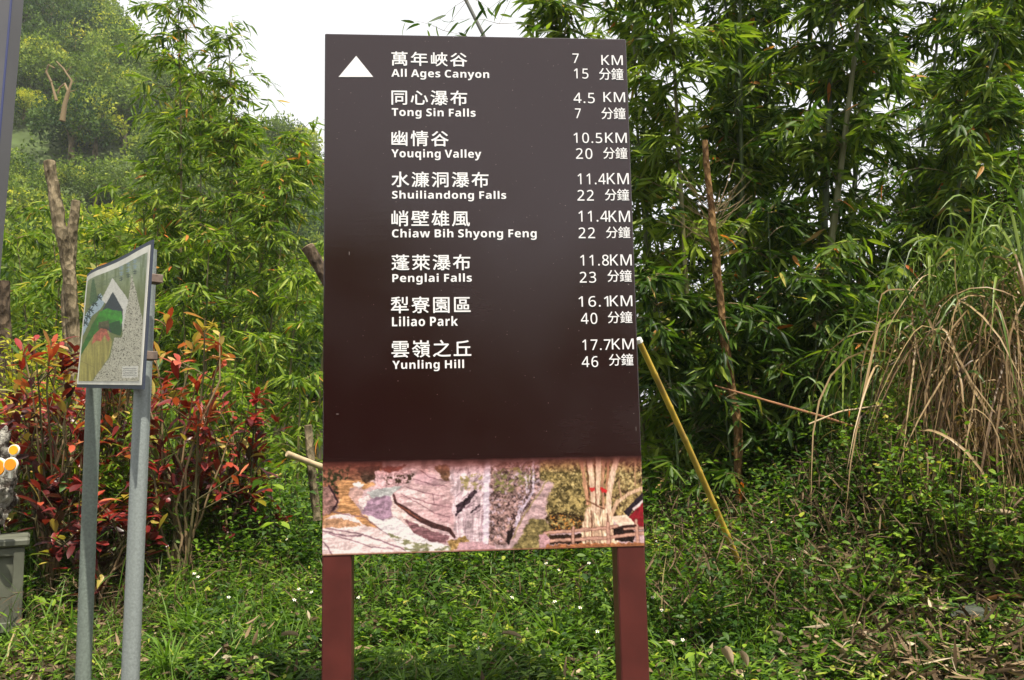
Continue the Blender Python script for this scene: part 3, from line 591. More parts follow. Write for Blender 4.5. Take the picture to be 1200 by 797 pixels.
def pole_obj(name, pts, r, mat, parent, n=20):
    b = MB(); b.tube(pts, [r]*len(pts), n); return b.build(name, mat, parent, world=True, smooth=True, angle=40)
def lerp_line(a, b_, k=2): return [a+(b_-a)*t for t in np.linspace(0, 1, k)]
pt = onplane(174, 293, .075); pb = at(152.5, 797, 3.55); pb = pb+(pb-pt)*.25; pole_obj('pole', lerp_line(pb, pt), .034, M['galv'], ms)
pt2 = onplane(114, 345, .075); q2 = at(97.5, 797, pt2[1]+.02); q2 = q2+(q2-pt2)*.28; pole_obj('pole', lerp_line(q2, pt2), .033, M['galv_green'], ms)
for yy in (327, 417):
    c = onplane(178 if yy < 400 else 171.5, yy, .045); b = MB(); R3 = Matrix(((nrm(BR-BL)[0], nn[0], 0), (nrm(BR-BL)[1], nn[1], 0), (0, 0, 1)))
    b.box(c, (.06, .07, .035), R3, .003); b.tube([c+np.array([.0, -.04, .0]), c+np.array([0, -.052, 0])], .006, 8); b.build('bracket', M['rusty'], ms, world=True)
# ================================================================== steel post at the left edge
M['grey_steel'] = simple('grey_steel', (.11, .108, .115, 1), .45, metal=.3, noise=.12, scale=3, bump=.05)
p0 = at(19, -60, 4.); p1 = at(-30, 500, 3.95); p1 = p1+(p1-p0)*.45
ax = nrm(p0-p1); vd = np.array([-.49, .87, 0]); e1 = nrm(np.cross(ax, vd)); e1 = nrm(e1+nrm(np.cross(ax, e1))); e2 = np.cross(ax, e1)
ps = empty('steel_post', (p1[0], p1[1], p1[2]), label='leaning square grey steel post cut by the left edge of the view', cat='post')
b = MB(); Mx = Matrix(np.column_stack([e1, e2, ax]).tolist()); b.box((p0+p1)/2, (.076, .076, float(np.linalg.norm(p0-p1))), Mx, .006); b.build('shaft', M['grey_steel'], ps, world=True)
cc = [sx*e1*.038+sy*e2*.038 for sx in (-1, 1) for sy in (-1, 1)]; cc = min(cc, key=lambda q: q @ vd); b = MB(); b.box((p0+p1)/2+cc*1.0, (.009, .009, float(np.linalg.norm(p0-p1))-.02), Mx, .002); b.build('edge_strip', simple('navy_strip', (.035, .045, .14, 1), .5), ps, world=True)
b = MB(); b.box(p1+ax*.004, (.2, .2, .012), Mx, .002); b.build('foot_plate', M['grey_steel'], ps, world=True)
# ================================================================== bamboo
def rv(n, s=1.): return rng.normal(size=(n, 3))*s
def branch_pts(p, az, el, L, droop, k=6):
    t = np.linspace(0, 1, k); d = np.array([math.cos(az), math.sin(az), 0])
    return p[None]+L*(t[:, None]*math.cos(el)*d[None])+np.column_stack([np.zeros(k), np.zeros(k), L*(t*math.sin(el)-droop*t**2)])
def clusters(LV, P, n_leaf, LL, LW, tint, fall=.5, droopf=.18, spread=.9):
    """leaf fans along the outer part of a branch polyline"""
    seg = P[-1]-P[-2]; k = len(P)
    for i in range(1, k):
        m_ = int(n_leaf*(.5+.5*i/k)*rng.uniform(.6, 1.3))
        if m_ < 1: continue
        d0 = nrm(P[i]-P[i-1])
        pos = P[i][None]+rv(m_, LL*.09)-d0[None]*rng.uniform(0, .5, (m_, 1))*np.linalg.norm(P[i]-P[i-1])
        dd = nrm(d0[None]*np.array([1, 1, .4])+rv(m_)*np.array([spread, spread, .45])*.75+np.array([0, 0, -fall]))
        tt = np.clip(tint+rng.normal()*.13+rng.normal(size=m_)*.18, 0, .9); tt = np.where(rng.random(m_) < .03, rng.uniform(.93, 1, m_), tt)
        LV.add(pos, dd, LL*rng.uniform(.6, 1.2, m_), LW*rng.uniform(.75, 1.15, m_), tt, rng.uniform(.02, droopf*2, m_), hint=nrm(rv(m_, .6)+np.array([0, 0, 1])))
def bamboo(name, base, top, r0, label, cat, group, n_br=3, br_len=.9, LL=.17, LW=.022, nl=5, tmin=.2, tint=.45, mat='bamboo_leaf', culm_tint=.4, singles=0, bow=.12, node=.32, brk=6, br_el=(.3, 1.1), droop=.45, dens=1.):
    base = np.asarray(base, float); top = np.asarray(top, float); base = base.copy(); base[2] = h_ground(base[0], base[1])-.05
    H = np.linalg.norm(top-base); root = empty(name, base, 0, label=label, cat=cat, group=group)
    side = rng.normal(size=3)*bow*H*np.array([1, 1, 0])*.5
    def path(t): return base+(top-base)*t+side*math.sin(math.pi*t)*.5+np.array([0, 0, .06*H*math.sin(math.pi*t)])
    nn_ = max(5, int(H/node)); pts, rs = [], []
    for i in range(nn_+1):
        t = i/nn_; r = r0*(1-.75*t)
        for dt, m_ in ((-.012, 1.), (0, 1.16), (.012, 1.)):
            if 0 <= t+dt/ (H*.5) <= 1: pts.append(path(t+dt/(H*.5))); rs.append(r*m_)
    cb = Tubes(); cb.add(pts, rs, 8, culm_tint); cb.build('culm', M['culm'], root)
    tw = Tubes(); LV = Leaves()
    for i in range(nn_+1):
        t = i/nn_
        if t < tmin: continue
        nb = rng.poisson(n_br*dens) if t < .97 else n_br+2
        for q in range(nb):
            L = br_len*(1.15-.65*t)*rng.uniform(.5, 1.25); P_ = branch_pts(path(t), rng.uniform(0, 2*math.pi), rng.uniform(*br_el), L, droop*rng.uniform(.6, 1.5), brk)
            tw.add(P_, np.linspace(.0055, .0015, brk), 3, rng.uniform(.35, .8)); clusters(LV, P_, nl, LL, LW, tint)
            for w_ in range(2):     # side twigs
                k0 = rng.integers(1, brk-1); P2 = branch_pts(P_[k0], rng.uniform(0, 2*math.pi), rng.uniform(-.2, .7), L*.45, droop, 4)
                tw.add(P2, np.linspace(.003, .001, 4), 3, rng.uniform(.35, .8)); clusters(LV, P2, nl, LL, LW, tint)
    o = tw.build('branches', M['twig'], root)
    if o: o['kind'] = 'stuff'
    A = LV.all()
    if singles and len(A):
        # the leaves that show largest: nearest the camera and in front of their own clump
        d = np.linalg.norm(A[:, :3]-EYE, axis=1)-rng.random(len(A))*.8; idx = np.argsort(d); leaf_objects('leaf', A[idx[:singles]], 'lance', M[mat], root); A = A[idx[singles:]]
    foliage('foliage', A, 'lance', M[mat], root); return root
RG = 'bamboo culms of the clump right of the direction sign'
right_spec = [  # px base x, y distance, px top x, top py, radius, label
 (930, 7.4, 1016, -60, .045, 'thick green bamboo culm leaning right through the middle of the clump', .45),
 (948, 7.8, 975, -120, .04, 'dark bamboo culm just behind the thick green one', .2),
 (880, 7.9, 868, -150, .032, 'upright bamboo culm in the left half of the clump', .3),
 (905, 8.3, 925, -180, .03, None, .3), (820, 7.6, 780, -110, .028, 'bamboo culm leaning left towards the top corner of the big sign', .5),
 (800, 8.2, 742, -60, .026, None, .4), (860, 8.6, 820, -160, .028, None, .3), (990, 8.2, 1062, -130, .034, 'bamboo culm leaning right across the bright gap', .3),
 (1010, 8.8, 1110, -60, .028, None, .3), (960, 9.0, 1010, -200, .03, None, .2), (1040, 8.5, 1190, -10, .026, 'slim bamboo culm arching far to the right edge', .3),
 (790, 9.0, 770, -200, .028, None, .3), (900, 9.4, 880, -200, .03, None, .2), (840, 9.2, 900, -200, .03, None, .2), (770, 8.2, 655, -40, .022, 'slim bamboo culm whose tip arches over the top of the big sign', .5), (1080, 9.2, 1150, -160, .028, None, .3), (1060, 8., 1215, -90, .026, 'slim bamboo culm arching out through the top right corner', .3), (1150, 9., 1180, -60, .024, 'slim bamboo culm near the top right corner behind the small leaved shrub', .3)]
for k, (bx_, d, tx, tpy, r, lab, ct) in enumerate(right_spec):
    bp_ = at(bx_, 600, d); tp_ = at(tx, tpy, d+rng.uniform(-.6, .5))
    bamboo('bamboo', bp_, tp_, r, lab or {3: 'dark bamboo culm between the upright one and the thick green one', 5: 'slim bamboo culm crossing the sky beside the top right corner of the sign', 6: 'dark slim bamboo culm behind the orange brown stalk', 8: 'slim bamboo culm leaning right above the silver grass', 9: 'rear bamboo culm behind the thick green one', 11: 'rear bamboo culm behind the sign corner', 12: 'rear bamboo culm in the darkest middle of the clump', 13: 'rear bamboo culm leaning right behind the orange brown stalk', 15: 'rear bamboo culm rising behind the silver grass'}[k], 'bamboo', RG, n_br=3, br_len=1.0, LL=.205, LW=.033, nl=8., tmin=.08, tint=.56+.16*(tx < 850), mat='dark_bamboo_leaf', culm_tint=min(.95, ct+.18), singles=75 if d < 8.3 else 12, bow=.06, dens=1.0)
# low drooping bamboo skirts in front of the clump, dark interior
for k, (bx_, d, tx, tpy) in enumerate([(870, 6.9, 835, 360), (930, 7.0, 960, 330), (800, 6.9, 765, 330), (985, 7.2, 1020, 370), (900, 7.2, 900, 250), (1050, 7.9, 1100, 260), (850, 8.9, 850, 340), (960, 8.9, 960, 360), (780, 9.2, 790, 300)]):
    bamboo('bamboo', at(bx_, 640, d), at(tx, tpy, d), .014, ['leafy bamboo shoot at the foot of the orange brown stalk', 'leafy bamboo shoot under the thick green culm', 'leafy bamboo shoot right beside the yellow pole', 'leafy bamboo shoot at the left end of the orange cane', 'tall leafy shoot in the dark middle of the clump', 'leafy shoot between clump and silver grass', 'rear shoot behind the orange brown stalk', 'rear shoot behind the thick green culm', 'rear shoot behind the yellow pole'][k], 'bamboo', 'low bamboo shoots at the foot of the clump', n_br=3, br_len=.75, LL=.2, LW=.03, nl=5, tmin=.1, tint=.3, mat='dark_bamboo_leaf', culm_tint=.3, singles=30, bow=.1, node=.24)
# left bamboo: a tall feathery one against the sky and lower ones round it
LG = 'bamboo plants left of the direction sign'
left_spec = [(205, 11.0, 208, -10, 'tall feathery bamboo rising against the white sky', 1.15, 3, 120), (228, 11.6, 236, 90, None, 1.2, 3, 20), (240, 10.8, 345, 165, 'bamboo arching right with its tip against the sky', 1., 3, 60),
 (190, 11.8, 168, 235, None, 1.2, 3, 20), (265, 11.4, 280, 170, None, 1.2, 3, 30), (150, 12.2, 120, 265, None, 1.2, 3, 20), (110, 12.6, 60, 250, None, 1.2, 3, 20), (290, 10.6, 335, 250, None, 1., 3, 40), (175, 10.9, 185, 250, None, 1., 3, 40),
 (250, 10.2, 245, 290, None, 1., 3, 40), (330, 10., 350, 330, None, .9, 3, 40), (130, 11.4, 110, 280, None, 1., 3, 20), (60, 12., 20, 280, None, 1.1, 3, 20), (215, 9.9, 215, 360, None, .9, 3, 30), (300, 9.6, 300, 400, None, .8, 3, 30), (365, 9.4, 390, 300, 'bamboo whose leaves poke out beside the left edge of the big sign', .8, 3, 50), (265, 9.3, 262, 450, None, .7, 3, 20), (345, 9.0, 352, 450, None, .7, 3, 20), (40, 11, 70, 330, None, 1., 3, 10), (232, 11.2, 268, 55, 'slim feathery bamboo leaning right of the tallest one', 1.1, 3, 40)]
for k, (bx_, d, tx, tpy, lab, bl, nb, sg) in enumerate(left_spec):
    bamboo('bamboo', at(bx_, 600, d), at(tx, tpy, d), .022, lab or {1: 'second tall bamboo close behind the feathery one', 3: 'leafy bamboo left of the feathery one below the hillside', 4: 'bamboo standing under the arching tip', 5: 'bamboo between lopped trunks and feathery one', 6: 'bamboo behind the lopped trunks', 7: 'bamboo leaning right below the arching tip', 8: 'front bamboo under the feathery one', 9: 'front bamboo in the middle of the left thicket', 10: 'front bamboo near the slanting lopped branch', 11: 'bamboo right of the shorter lopped trunk', 12: 'bamboo between steel post and lopped trunks', 13: 'low bamboo just right of the picture sign', 14: 'low bamboo above the crimson rosettes', 16: 'short bamboo behind the crimson rosettes', 17: 'short bamboo above the sawn stake', 18: 'low bamboo behind the yellow green shrub'}[k], 'bamboo', LG, n_br=nb, br_len=bl, LL=.2, LW=.03, nl=4.6, tmin=.12, tint=.52, culm_tint=.75, singles=sg, bow=.05, dens=1.7 if k in (0, 1, 2, 19) else 1.0)
# sprays that reach in over the top of the sign
for bx_, by_, d, tx, ty_, lab in ((760, -160, 7.5, 520, 36, 'long bamboo spray whose tip hangs over the top edge of the sign'), (700, -260, 8., 632, 0, 'bamboo tip hanging into the top of the view above the sign'), (720, -140, 7.2, 585, 28, 'bamboo spray just right of the thin grey stem above the sign'), (800, -60, 7.3, 660, 40, 'leafy bamboo spray at the top right corner of the sign')):
    root = empty('bamboo_spray', at(bx_, by_, d), 0, label=lab, cat='bamboo spray', group='bamboo sprays above the sign'); LV = Leaves(); tw = Tubes()
    a, c = at(bx_, by_, d), at(tx, ty_, d); P_ = np.array([a+(c-a)*t+np.array([0, 0, .3*math.sin(math.pi*t)]) for t in np.linspace(0, 1, 9)])
    tw.add(P_, np.linspace(.008, .0015, 9), 4, .6)
    for i in range(4, 9):
        for s_ in range(2):
            P2 = branch_pts(P_[i], rng.uniform(2.4, 3.9) if s_ else rng.uniform(-.8, .8), rng.uniform(-.3, .3), .42, .3, 4); tw.add(P2, [.003, .002, .0015, .001], 3, .6); clusters(LV, P2, 3.2, .19, .03, .4)
    tw.build('branches', M['twig'], root)['kind'] = 'stuff'; leaf_objects('leaf', LV.all()[:160], 'lance', M['dark_bamboo_leaf'], root)
# ================================================================== bare stalks, cut trunks, poles
def limb(name, pts, rs, mat, label, cat, n=10, knots=0, group=None, capmat=None, part='stem', jag=.0):
    pts = np.array(pts, float); k = max(6, len(pts)*4); t = np.linspace(0, len(pts)-1, k)
    Pq = np.column_stack([np.interp(t, range(len(pts)), pts[:, c]) for c in range(3)]); rq = np.interp(t, range(len(pts)), rs)
    Pq[1:-1] += rv(k-2, jag); rq = rq*(1+rng.uniform(-.1, .12, k)*(knots > 0))
    root = empty(name, Pq[0], 0, label=label, cat=cat, group=group)
    b = MB(); b.tube(Pq, rq, n, cap=True); b.build(part, mat, root, world=True, smooth=True, angle=50)
    if capmat:
        d = nrm(Pq[-1]-Pq[-2]); b = MB(); b.tube([Pq[-1]+d*.001, Pq[-1]+d*.006], [rq[-1]*.9]*2, n); b.build('cut_end', capmat, root, world=True)
    return root, Pq, rq
# trunks with lopped tops, upper left
r_, q_, _ = limb('lopped_tree', [at(92, 520, 9.2), at(82, 340, 9.1), at(70, 260, 9.), at(58, 190, 9.)], [.074, .07, .066, .06], M['pale_bark'], 'taller pale knobbly lopped trunk rising behind the left picture sign', 'tree trunk', 12, 1, capmat=M['cut_wood'], part='trunk', jag=.012)
limb('lopped_tree', [at(82, 520, 9.6), at(80, 330, 9.5), at(89, 236, 9.5)], [.07, .06, .05], M['pale_bark'], 'shorter lopped trunk standing beside the taller pale trunk', 'tree trunk', 12, 1, capmat=M['cut_wood'], part='trunk', jag=.012)
limb('lopped_tree', [at(8, 640, 8.6), at(6, 500, 8.5), at(4, 330, 8.5)], [.09, .075, .06], M['bark'], 'dark rough trunk at the left edge behind the grey stone', 'tree trunk', 12, 1, part='trunk', jag=.01)
limb('cut_pole', [at(440, 430, 7.2), at(385, 330, 7.2), at(361, 290, 7.2)], [.06, .058, .056], M['bark'], 'thick lopped grey branch slanting out behind the left edge of the sign', 'branch', 10, 1, capmat=M['cut_wood'], part='branch')
limb('cut_pole', [at(372, 610, 7.), at(366, 560, 7.), at(361, 499, 7.)], [.034, .033, .03], M['pale_bark'], 'upright sawn brown stake low beside the left edge of the sign', 'stake', 10, 1, capmat=M['cut_wood'], part='stake')
limb('cut_pole', [at(430, 575, 6.9), at(379, 548, 6.7), at(337, 532, 6.5)], [.026, .024, .022], M['cut_wood'], 'pale cut pole lying slanted beside the upright sawn stake', 'pole', 10, 1, capmat=M['cut_wood'], part='pole')
limb('broken_stick', [at(73, 590, 6.6), at(80, 555, 6.6), at(89, 520, 6.6)], [.02, .017, .014], M['cut_wood'], 'thin pale leaning stick under the red shrub beside the sign pole', 'stick', 8, 1, part='stick')
limb('sky_pole', [at(600, 140, 8.), at(566, 40, 7.9), at(540, -12, 7.9), at(500, -90, 7.8)], [.02, .018, .017, .015], simple('grey_stem', (.12, .12, .11, 1), .6), 'thin grey stem crossing the sky above the top edge of the sign', 'stem', 8, 0)
# dead brown stalk in front of the clump
rt, q_, _ = limb('bare_stalk', [at(868, 640, 6.8), at(863, 500, 6.8), at(850, 400, 6.7), at(838, 290, 6.7), at(826, 165, 6.7)], [.036, .033, .031, .031, .024], barkmat('orange_brown_bark', (.07, .034, .012), (.24, .14, .055), 14), 'tall dead orange brown stalk with broken tip in front of the bamboo', 'stalk', 10, 1, jag=.008)
tw = Tubes()
for k in range(46):
    px, py = rng.uniform(834, 842), rng.uniform(235, 300); a = at(px, py, 6.7); d = nrm(np.array([rng.choice([-1, 1])*rng.uniform(.3, 1), rng.normal()*.5, rng.uniform(.1, 1)])); L = rng.uniform(.15, .5)
    tw.add([a, a+d*L*.5, a+d*L+np.array([0, 0, .04])], [.004, .003, .0015], 3, rng.uniform(.5, .9))
tw.build('twigs', M['twig'], rt)['kind'] = 'stuff'
# leaning yellow pole
m, nt, p = mat_new('yellow_bamboo'); tc = nt.nodes.new('ShaderNodeTexCoord'); n = nt.nodes.new('ShaderNodeTexNoise'); n.inputs['Scale'].default_value = 7; n.inputs['Detail'].default_value = 6
mp = nt.nodes.new('ShaderNodeMapping'); mp.inputs['Scale'].default_value = (1, 1, .8); r = nt.nodes.new('ShaderNodeValToRGB'); r.color_ramp.elements[0].color = (.3, .2, .05, 1); r.color_ramp.elements[1].color = (.52, .36, .05, 1); r.color_ramp.elements[0].position = .36; r.color_ramp.elements[1].position = .58
nt.links.new(tc.outputs['Object'], mp.inputs[0]); nt.links.new(mp.outputs[0], n.inputs['Vector']); nt.links.new(n.outputs[0], r.inputs[0]); nt.links.new(r.outputs[0], p.inputs['Base Color']); p.inputs['Roughness'].default_value = .4
M['yellow_bamboo'] = m
a0, a1 = at(883, 700, 5.9), at(749, 400, 5.1); yp = empty('yellow_pole', a0, 0, label='yellow bamboo pole leaning against the right edge of the sign from the weeds', cat='pole')
b = MB(); pts, rs = [], []
for i in range(9):
    for dt, m_ in ((-.008, 1), (0, 1.14), (.008, 1)):
        t = i/8+dt
        if 0 <= t <= 1: pts.append(a0+(a1-a0)*t+np.array([0, 0, .03*math.sin(math.pi*t)])); rs.append((.0205-.0035*t)*m_)
b.tube(pts, rs, 12); b.build('shaft', M['yellow_bamboo'], yp, world=True, smooth=True, angle=60)
b = MB(); d = nrm(a1-a0); b.tube([a1-d*.008, a1+d*.018], [.0215, .02], 10); b.build('tip_wrap', M['white_petal'], yp, world=True)
# long fallen stalk, orange brown
def fallen(pts, r, lab, cat, mat, name='fallen_stalk'):
    return limb(name, pts, r, mat, lab, cat, 7, 1)
M['orange_stalk'] = simple('orange_stalk', (.2, .085, .03, 1), .6, noise=.4, scale=20)
fallen([at(838, 452, 6.6), at(900, 470, 6.4), at(960, 487, 6.2), at(1040, 512, 6.1)], [.006, .009, .009, .006], 'thin orange brown cane slanting across the dark clump interior', 'cane', M['orange_stalk'])
fallen([at(948, 497, 6.), at(985, 482, 6.), at(1040, 474, 6.)], [.005, .006, .005], 'short pale twig crossing the orange brown cane', 'twig', M['cut_wood'])
# ================================================================== red leaved shrubs (left)
def red_shrub(cx_, cy_, d, w, hgt, n_stem, label, tint, singles=120, n_ros=30, LL=.155):
    base = at(cx_, cy_, d); base[2] = h_ground(base[0], base[1])-.03
    root = empty('red_leaf_shrub', base, 0, label=label, cat='shrub', group='red leaved shrubs behind the picture sign'); tw = Tubes(); LV = Leaves()
    for s_ in range(n_stem):
        az = rng.uniform(0, 2*math.pi); ln = hgt*rng.uniform(.55, 1.05); out = w*rng.uniform(.15, .9)
        k = 7; t = np.linspace(0, 1, k); P_ = base[None]+np.column_stack([out*np.cos(az)*t**1.3, out*.6*np.sin(az)*t**1.3, ln*t])+np.vstack([np.zeros(3), rv(k-1, .03)])
        tw.add(P_, np.linspace(.013, .005, k), 5, rng.uniform(.3, 1))
        tips = [P_[-1]]
        for q in range(rng.integers(2, 5)):
            i = rng.integers(2, k-1); dd = nrm(np.array([rng.normal(), rng.normal()*.7, 1.1])); L = rng.uniform(.2, .5); e = P_[i]+dd*L; tw.add([P_[i], P_[i]+dd*L*.5+rv(1, .02)[0], e], [.006, .005, .003], 4, .5); tips.append(e)
        for e in tips:
            nl = rng.integers(5, 11); a = rng.uniform(0, 2*math.pi, nl); el = rng.uniform(-.2, 1.3, nl); dd = np.column_stack([np.cos(a)*np.cos(el), np.sin(a)*np.cos(el), np.sin(el)])
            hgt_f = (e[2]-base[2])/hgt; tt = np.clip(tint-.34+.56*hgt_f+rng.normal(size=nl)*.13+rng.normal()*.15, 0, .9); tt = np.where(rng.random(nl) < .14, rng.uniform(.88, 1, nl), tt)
            LV.add(e[None]-np.column_stack([np.zeros(nl), np.zeros(nl), rng.uniform(0, .16, nl)]), dd, LL*rng.uniform(.6, 1.15, nl), LL*.3*rng.uniform(.8, 1.2, nl), tt, rng.uniform(0, .5, nl), hint=nrm(rv(nl, .25)+np.array([0, 0, 1])))
    tw.build('stems', M['twig'], root)['kind'] = 'stuff'
    A = LV.all(); dd = np.linalg.norm(A[:, :3]-EYE, axis=1)-rng.random(len(A))*.5-A[:, 9]*2; idx = np.argsort(dd)
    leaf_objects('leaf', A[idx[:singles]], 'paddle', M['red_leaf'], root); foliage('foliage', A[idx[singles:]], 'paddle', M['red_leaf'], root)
red_shrub(60, 620, 6.4, .6, 1.9, 17, 'dense crimson shrub at the far left behind the picture sign', .32, 200)
red_shrub(212, 620, 6.3, .5, 1.85, 16, 'bright red and orange shrub close right of the picture sign poles', .42, 200)
red_shrub(135, 620, 7., .6, 2.45, 18, 'orange red shrub whose leaves rise behind the picture board', .6, 150)
red_shrub(262, 630, 6.9, .45, 1.35, 12, 'dull maroon shrub low beside the path right of the poles', .2, 100)
red_shrub(20, 640, 7.0, .5, 1.5, 12, 'dark maroon shrub in shade behind the grey stone', .18, 80)
red_shrub(110, 625, 6., .5, .85, 10, 'dark wine red shrub between the two sign poles', .2, 100)
def cordyline(px, py, d, lab):
    base = at(px, py, d); top = base.copy(); base[2] = h_ground(base[0], base[1]); root = empty('red_rosette_plant', base, 0, label=lab, cat='plant', group='red rosette plants beside the sign')
    tw = Tubes(); tw.add([base, (base+top)/2+rv(1, .02)[0], top], [.01, .008, .007], 5, .3); tw.build('stem', M['twig'], root); LV = Leaves(); n = 16
    a = rng.uniform(0, 2*math.pi, n); el = rng.uniform(-.3, 1.2, n); LV.add(top[None].repeat(n, 0), np.column_stack([np.cos(a)*np.cos(el), np.sin(a)*np.cos(el), np.sin(el)]), rng.uniform(.1, .17, n), .04, np.clip(.45+rng.normal(size=n)*.05, 0, 1), .3)
    leaf_objects('leaf', LV.all(), 'paddle', M['red_leaf'], root)
cordyline(300, 468, 7., 'small crimson rosette standing apart right of the red shrubs, upper one'); cordyline(298, 490, 6.9, 'small crimson rosette just below the upper crimson one')
# yellow green shrub at far left
def leafy_shrub(name, px, py, d, w, hgt, n, label, mat, LL=.07, LW=.025, tint=.5, kind='lance', cat='shrub', singles=0, group=None, flat=.8, sd=.22):
    base = at(px, py, d); base[2] = h_ground(base[0], base[1]); root = empty(name, base, 0, label=label, cat=cat, group=group); tw = Tubes(); LV = Leaves(); m_ = max(8, n//16)
    for k in range(m_):
        a = rng.uniform(0, 2*math.pi); rr = w*math.sqrt(rng.random()); zz = hgt*(rng.uniform(.25, 1)*(1-.35*(rr/w)**2)); e = base+np.array([rr*math.cos(a), rr*.7*math.sin(a), zz]); s_ = base+np.array([rr*.3*math.cos(a), rr*.2*math.sin(a), 0])
        mid = (s_+e)/2+rv(1, .05)[0]; tw.add([s_, mid, e], [.008, .005, .002], 3, rng.uniform(.2, .8)); c = 16; t = rng.uniform(.35, 1, (c, 1)); pos = mid*(1-t)+e*t
        LV.add(pos+rv(c, .02), nrm(rv(c)*np.array([1, 1, .5])+np.array([0, 0, .15])), LL*rng.uniform(.6, 1.3, c), LW*rng.uniform(.7, 1.2, c), np.clip(tint+rng.normal(size=c)*sd, 0, 1), rng.uniform(0, .4, c), hint=nrm(rv(c, .4)+np.array([0, 0, 1])))
    o = tw.build('stems', M['twig'], root); o['kind'] = 'stuff'
    A = LV.all(); dd = np.linalg.norm(A[:, :3]-EYE, axis=1)-A[:, 9]*3; idx = np.argsort(dd)
    if singles: leaf_objects('leaf', A[idx[:singles]], kind, M[mat], root)
    foliage('foliage', A[idx[singles:]], kind, M[mat], root); return root
leafy_shrub('yellow_shrub', 30, 600, 8.2, .75, 2.35, 3200, 'yellow green small leaved shrub by the grey steel post', 'yellow_leaf', .07, .025, .6)
for k, (px, d, h_) in enumerate([(95, 6.8, 1.5), (185, 6.9, 1.7), (250, 7.2, 1.9), (20, 7.4, 1.7)]):
    leafy_shrub('mixed_shrub', px, 620, d, .5, h_, 1100, ['green shrub mixed into the crimson shrub behind the left pole', 'green shrub mixed into the red shrub right of the picture sign', 'green shrub behind the maroon shrub', 'green shrub behind the grey stone'][k], 'bamboo_leaf', .1, .03, .5, 'lance', group='green shrubs between the red ones')
for k, (px, d, h_, lab) in enumerate([(345, 7.6, .9, 'green bushy shrub beside the left edge of the big sign'), (310, 8., .8, 'low green shrub behind the crimson rosettes'), (30, 7.6, .5, 'low green bush behind the grey stone'), (1165, 9.5, 4.7, 'tall small leaved green shrub at the far right edge against the sky'), (1110, 10.2, 4.2, 'pale green shrub showing through behind the silver grass'), (1235, 8.8, 4.3, 'dark green shrub cut by the right edge of the view')]):
    leafy_shrub('green_shrub', px, 600, d, .7 if k < 3 else 1.1, h_, 1400 if k < 3 else 8000, lab, 'weed_leaf', .06 if k < 3 else .085, .026 if k < 3 else .035, .5, 'oval')
for k, (px, d, h_) in enumerate([(790, 9.8, 1.9), (850, 10., 2.2), (920, 10.2, 2.4), (990, 10., 2.2), (1060, 9.8, 2.2), (820, 8.6, 1.3), (890, 8.8, 1.4), (950, 8.7, 1.4)]):  # backdrop shrubs added to close sky gaps; dark leaf tint deepens the shade
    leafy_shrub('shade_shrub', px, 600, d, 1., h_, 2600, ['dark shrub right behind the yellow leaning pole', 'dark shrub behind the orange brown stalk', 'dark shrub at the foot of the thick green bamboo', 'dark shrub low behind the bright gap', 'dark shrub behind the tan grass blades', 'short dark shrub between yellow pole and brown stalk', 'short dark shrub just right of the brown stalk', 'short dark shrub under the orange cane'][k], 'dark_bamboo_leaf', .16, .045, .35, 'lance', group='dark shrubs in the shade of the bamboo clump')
for k, (px, d, h_) in enumerate([(1040, 5.9, .95), (1085, 5.5, .85), (1125, 5.3, .75), (1175, 5.2, .6)]):
    leafy_shrub('bank_bush', px, 600, d, .38, h_, 1300, ['small leaved bright bush at the left of the tan blades', 'small leaved bush under the middle of the tan blades', 'small leaved bush climbing on the tan blades near the right', 'low bush at the right edge below the tan blades'][k], 'weed_leaf', .045, .022, .62, 'oval', group='bright bushes below the silver grass', singles=60)
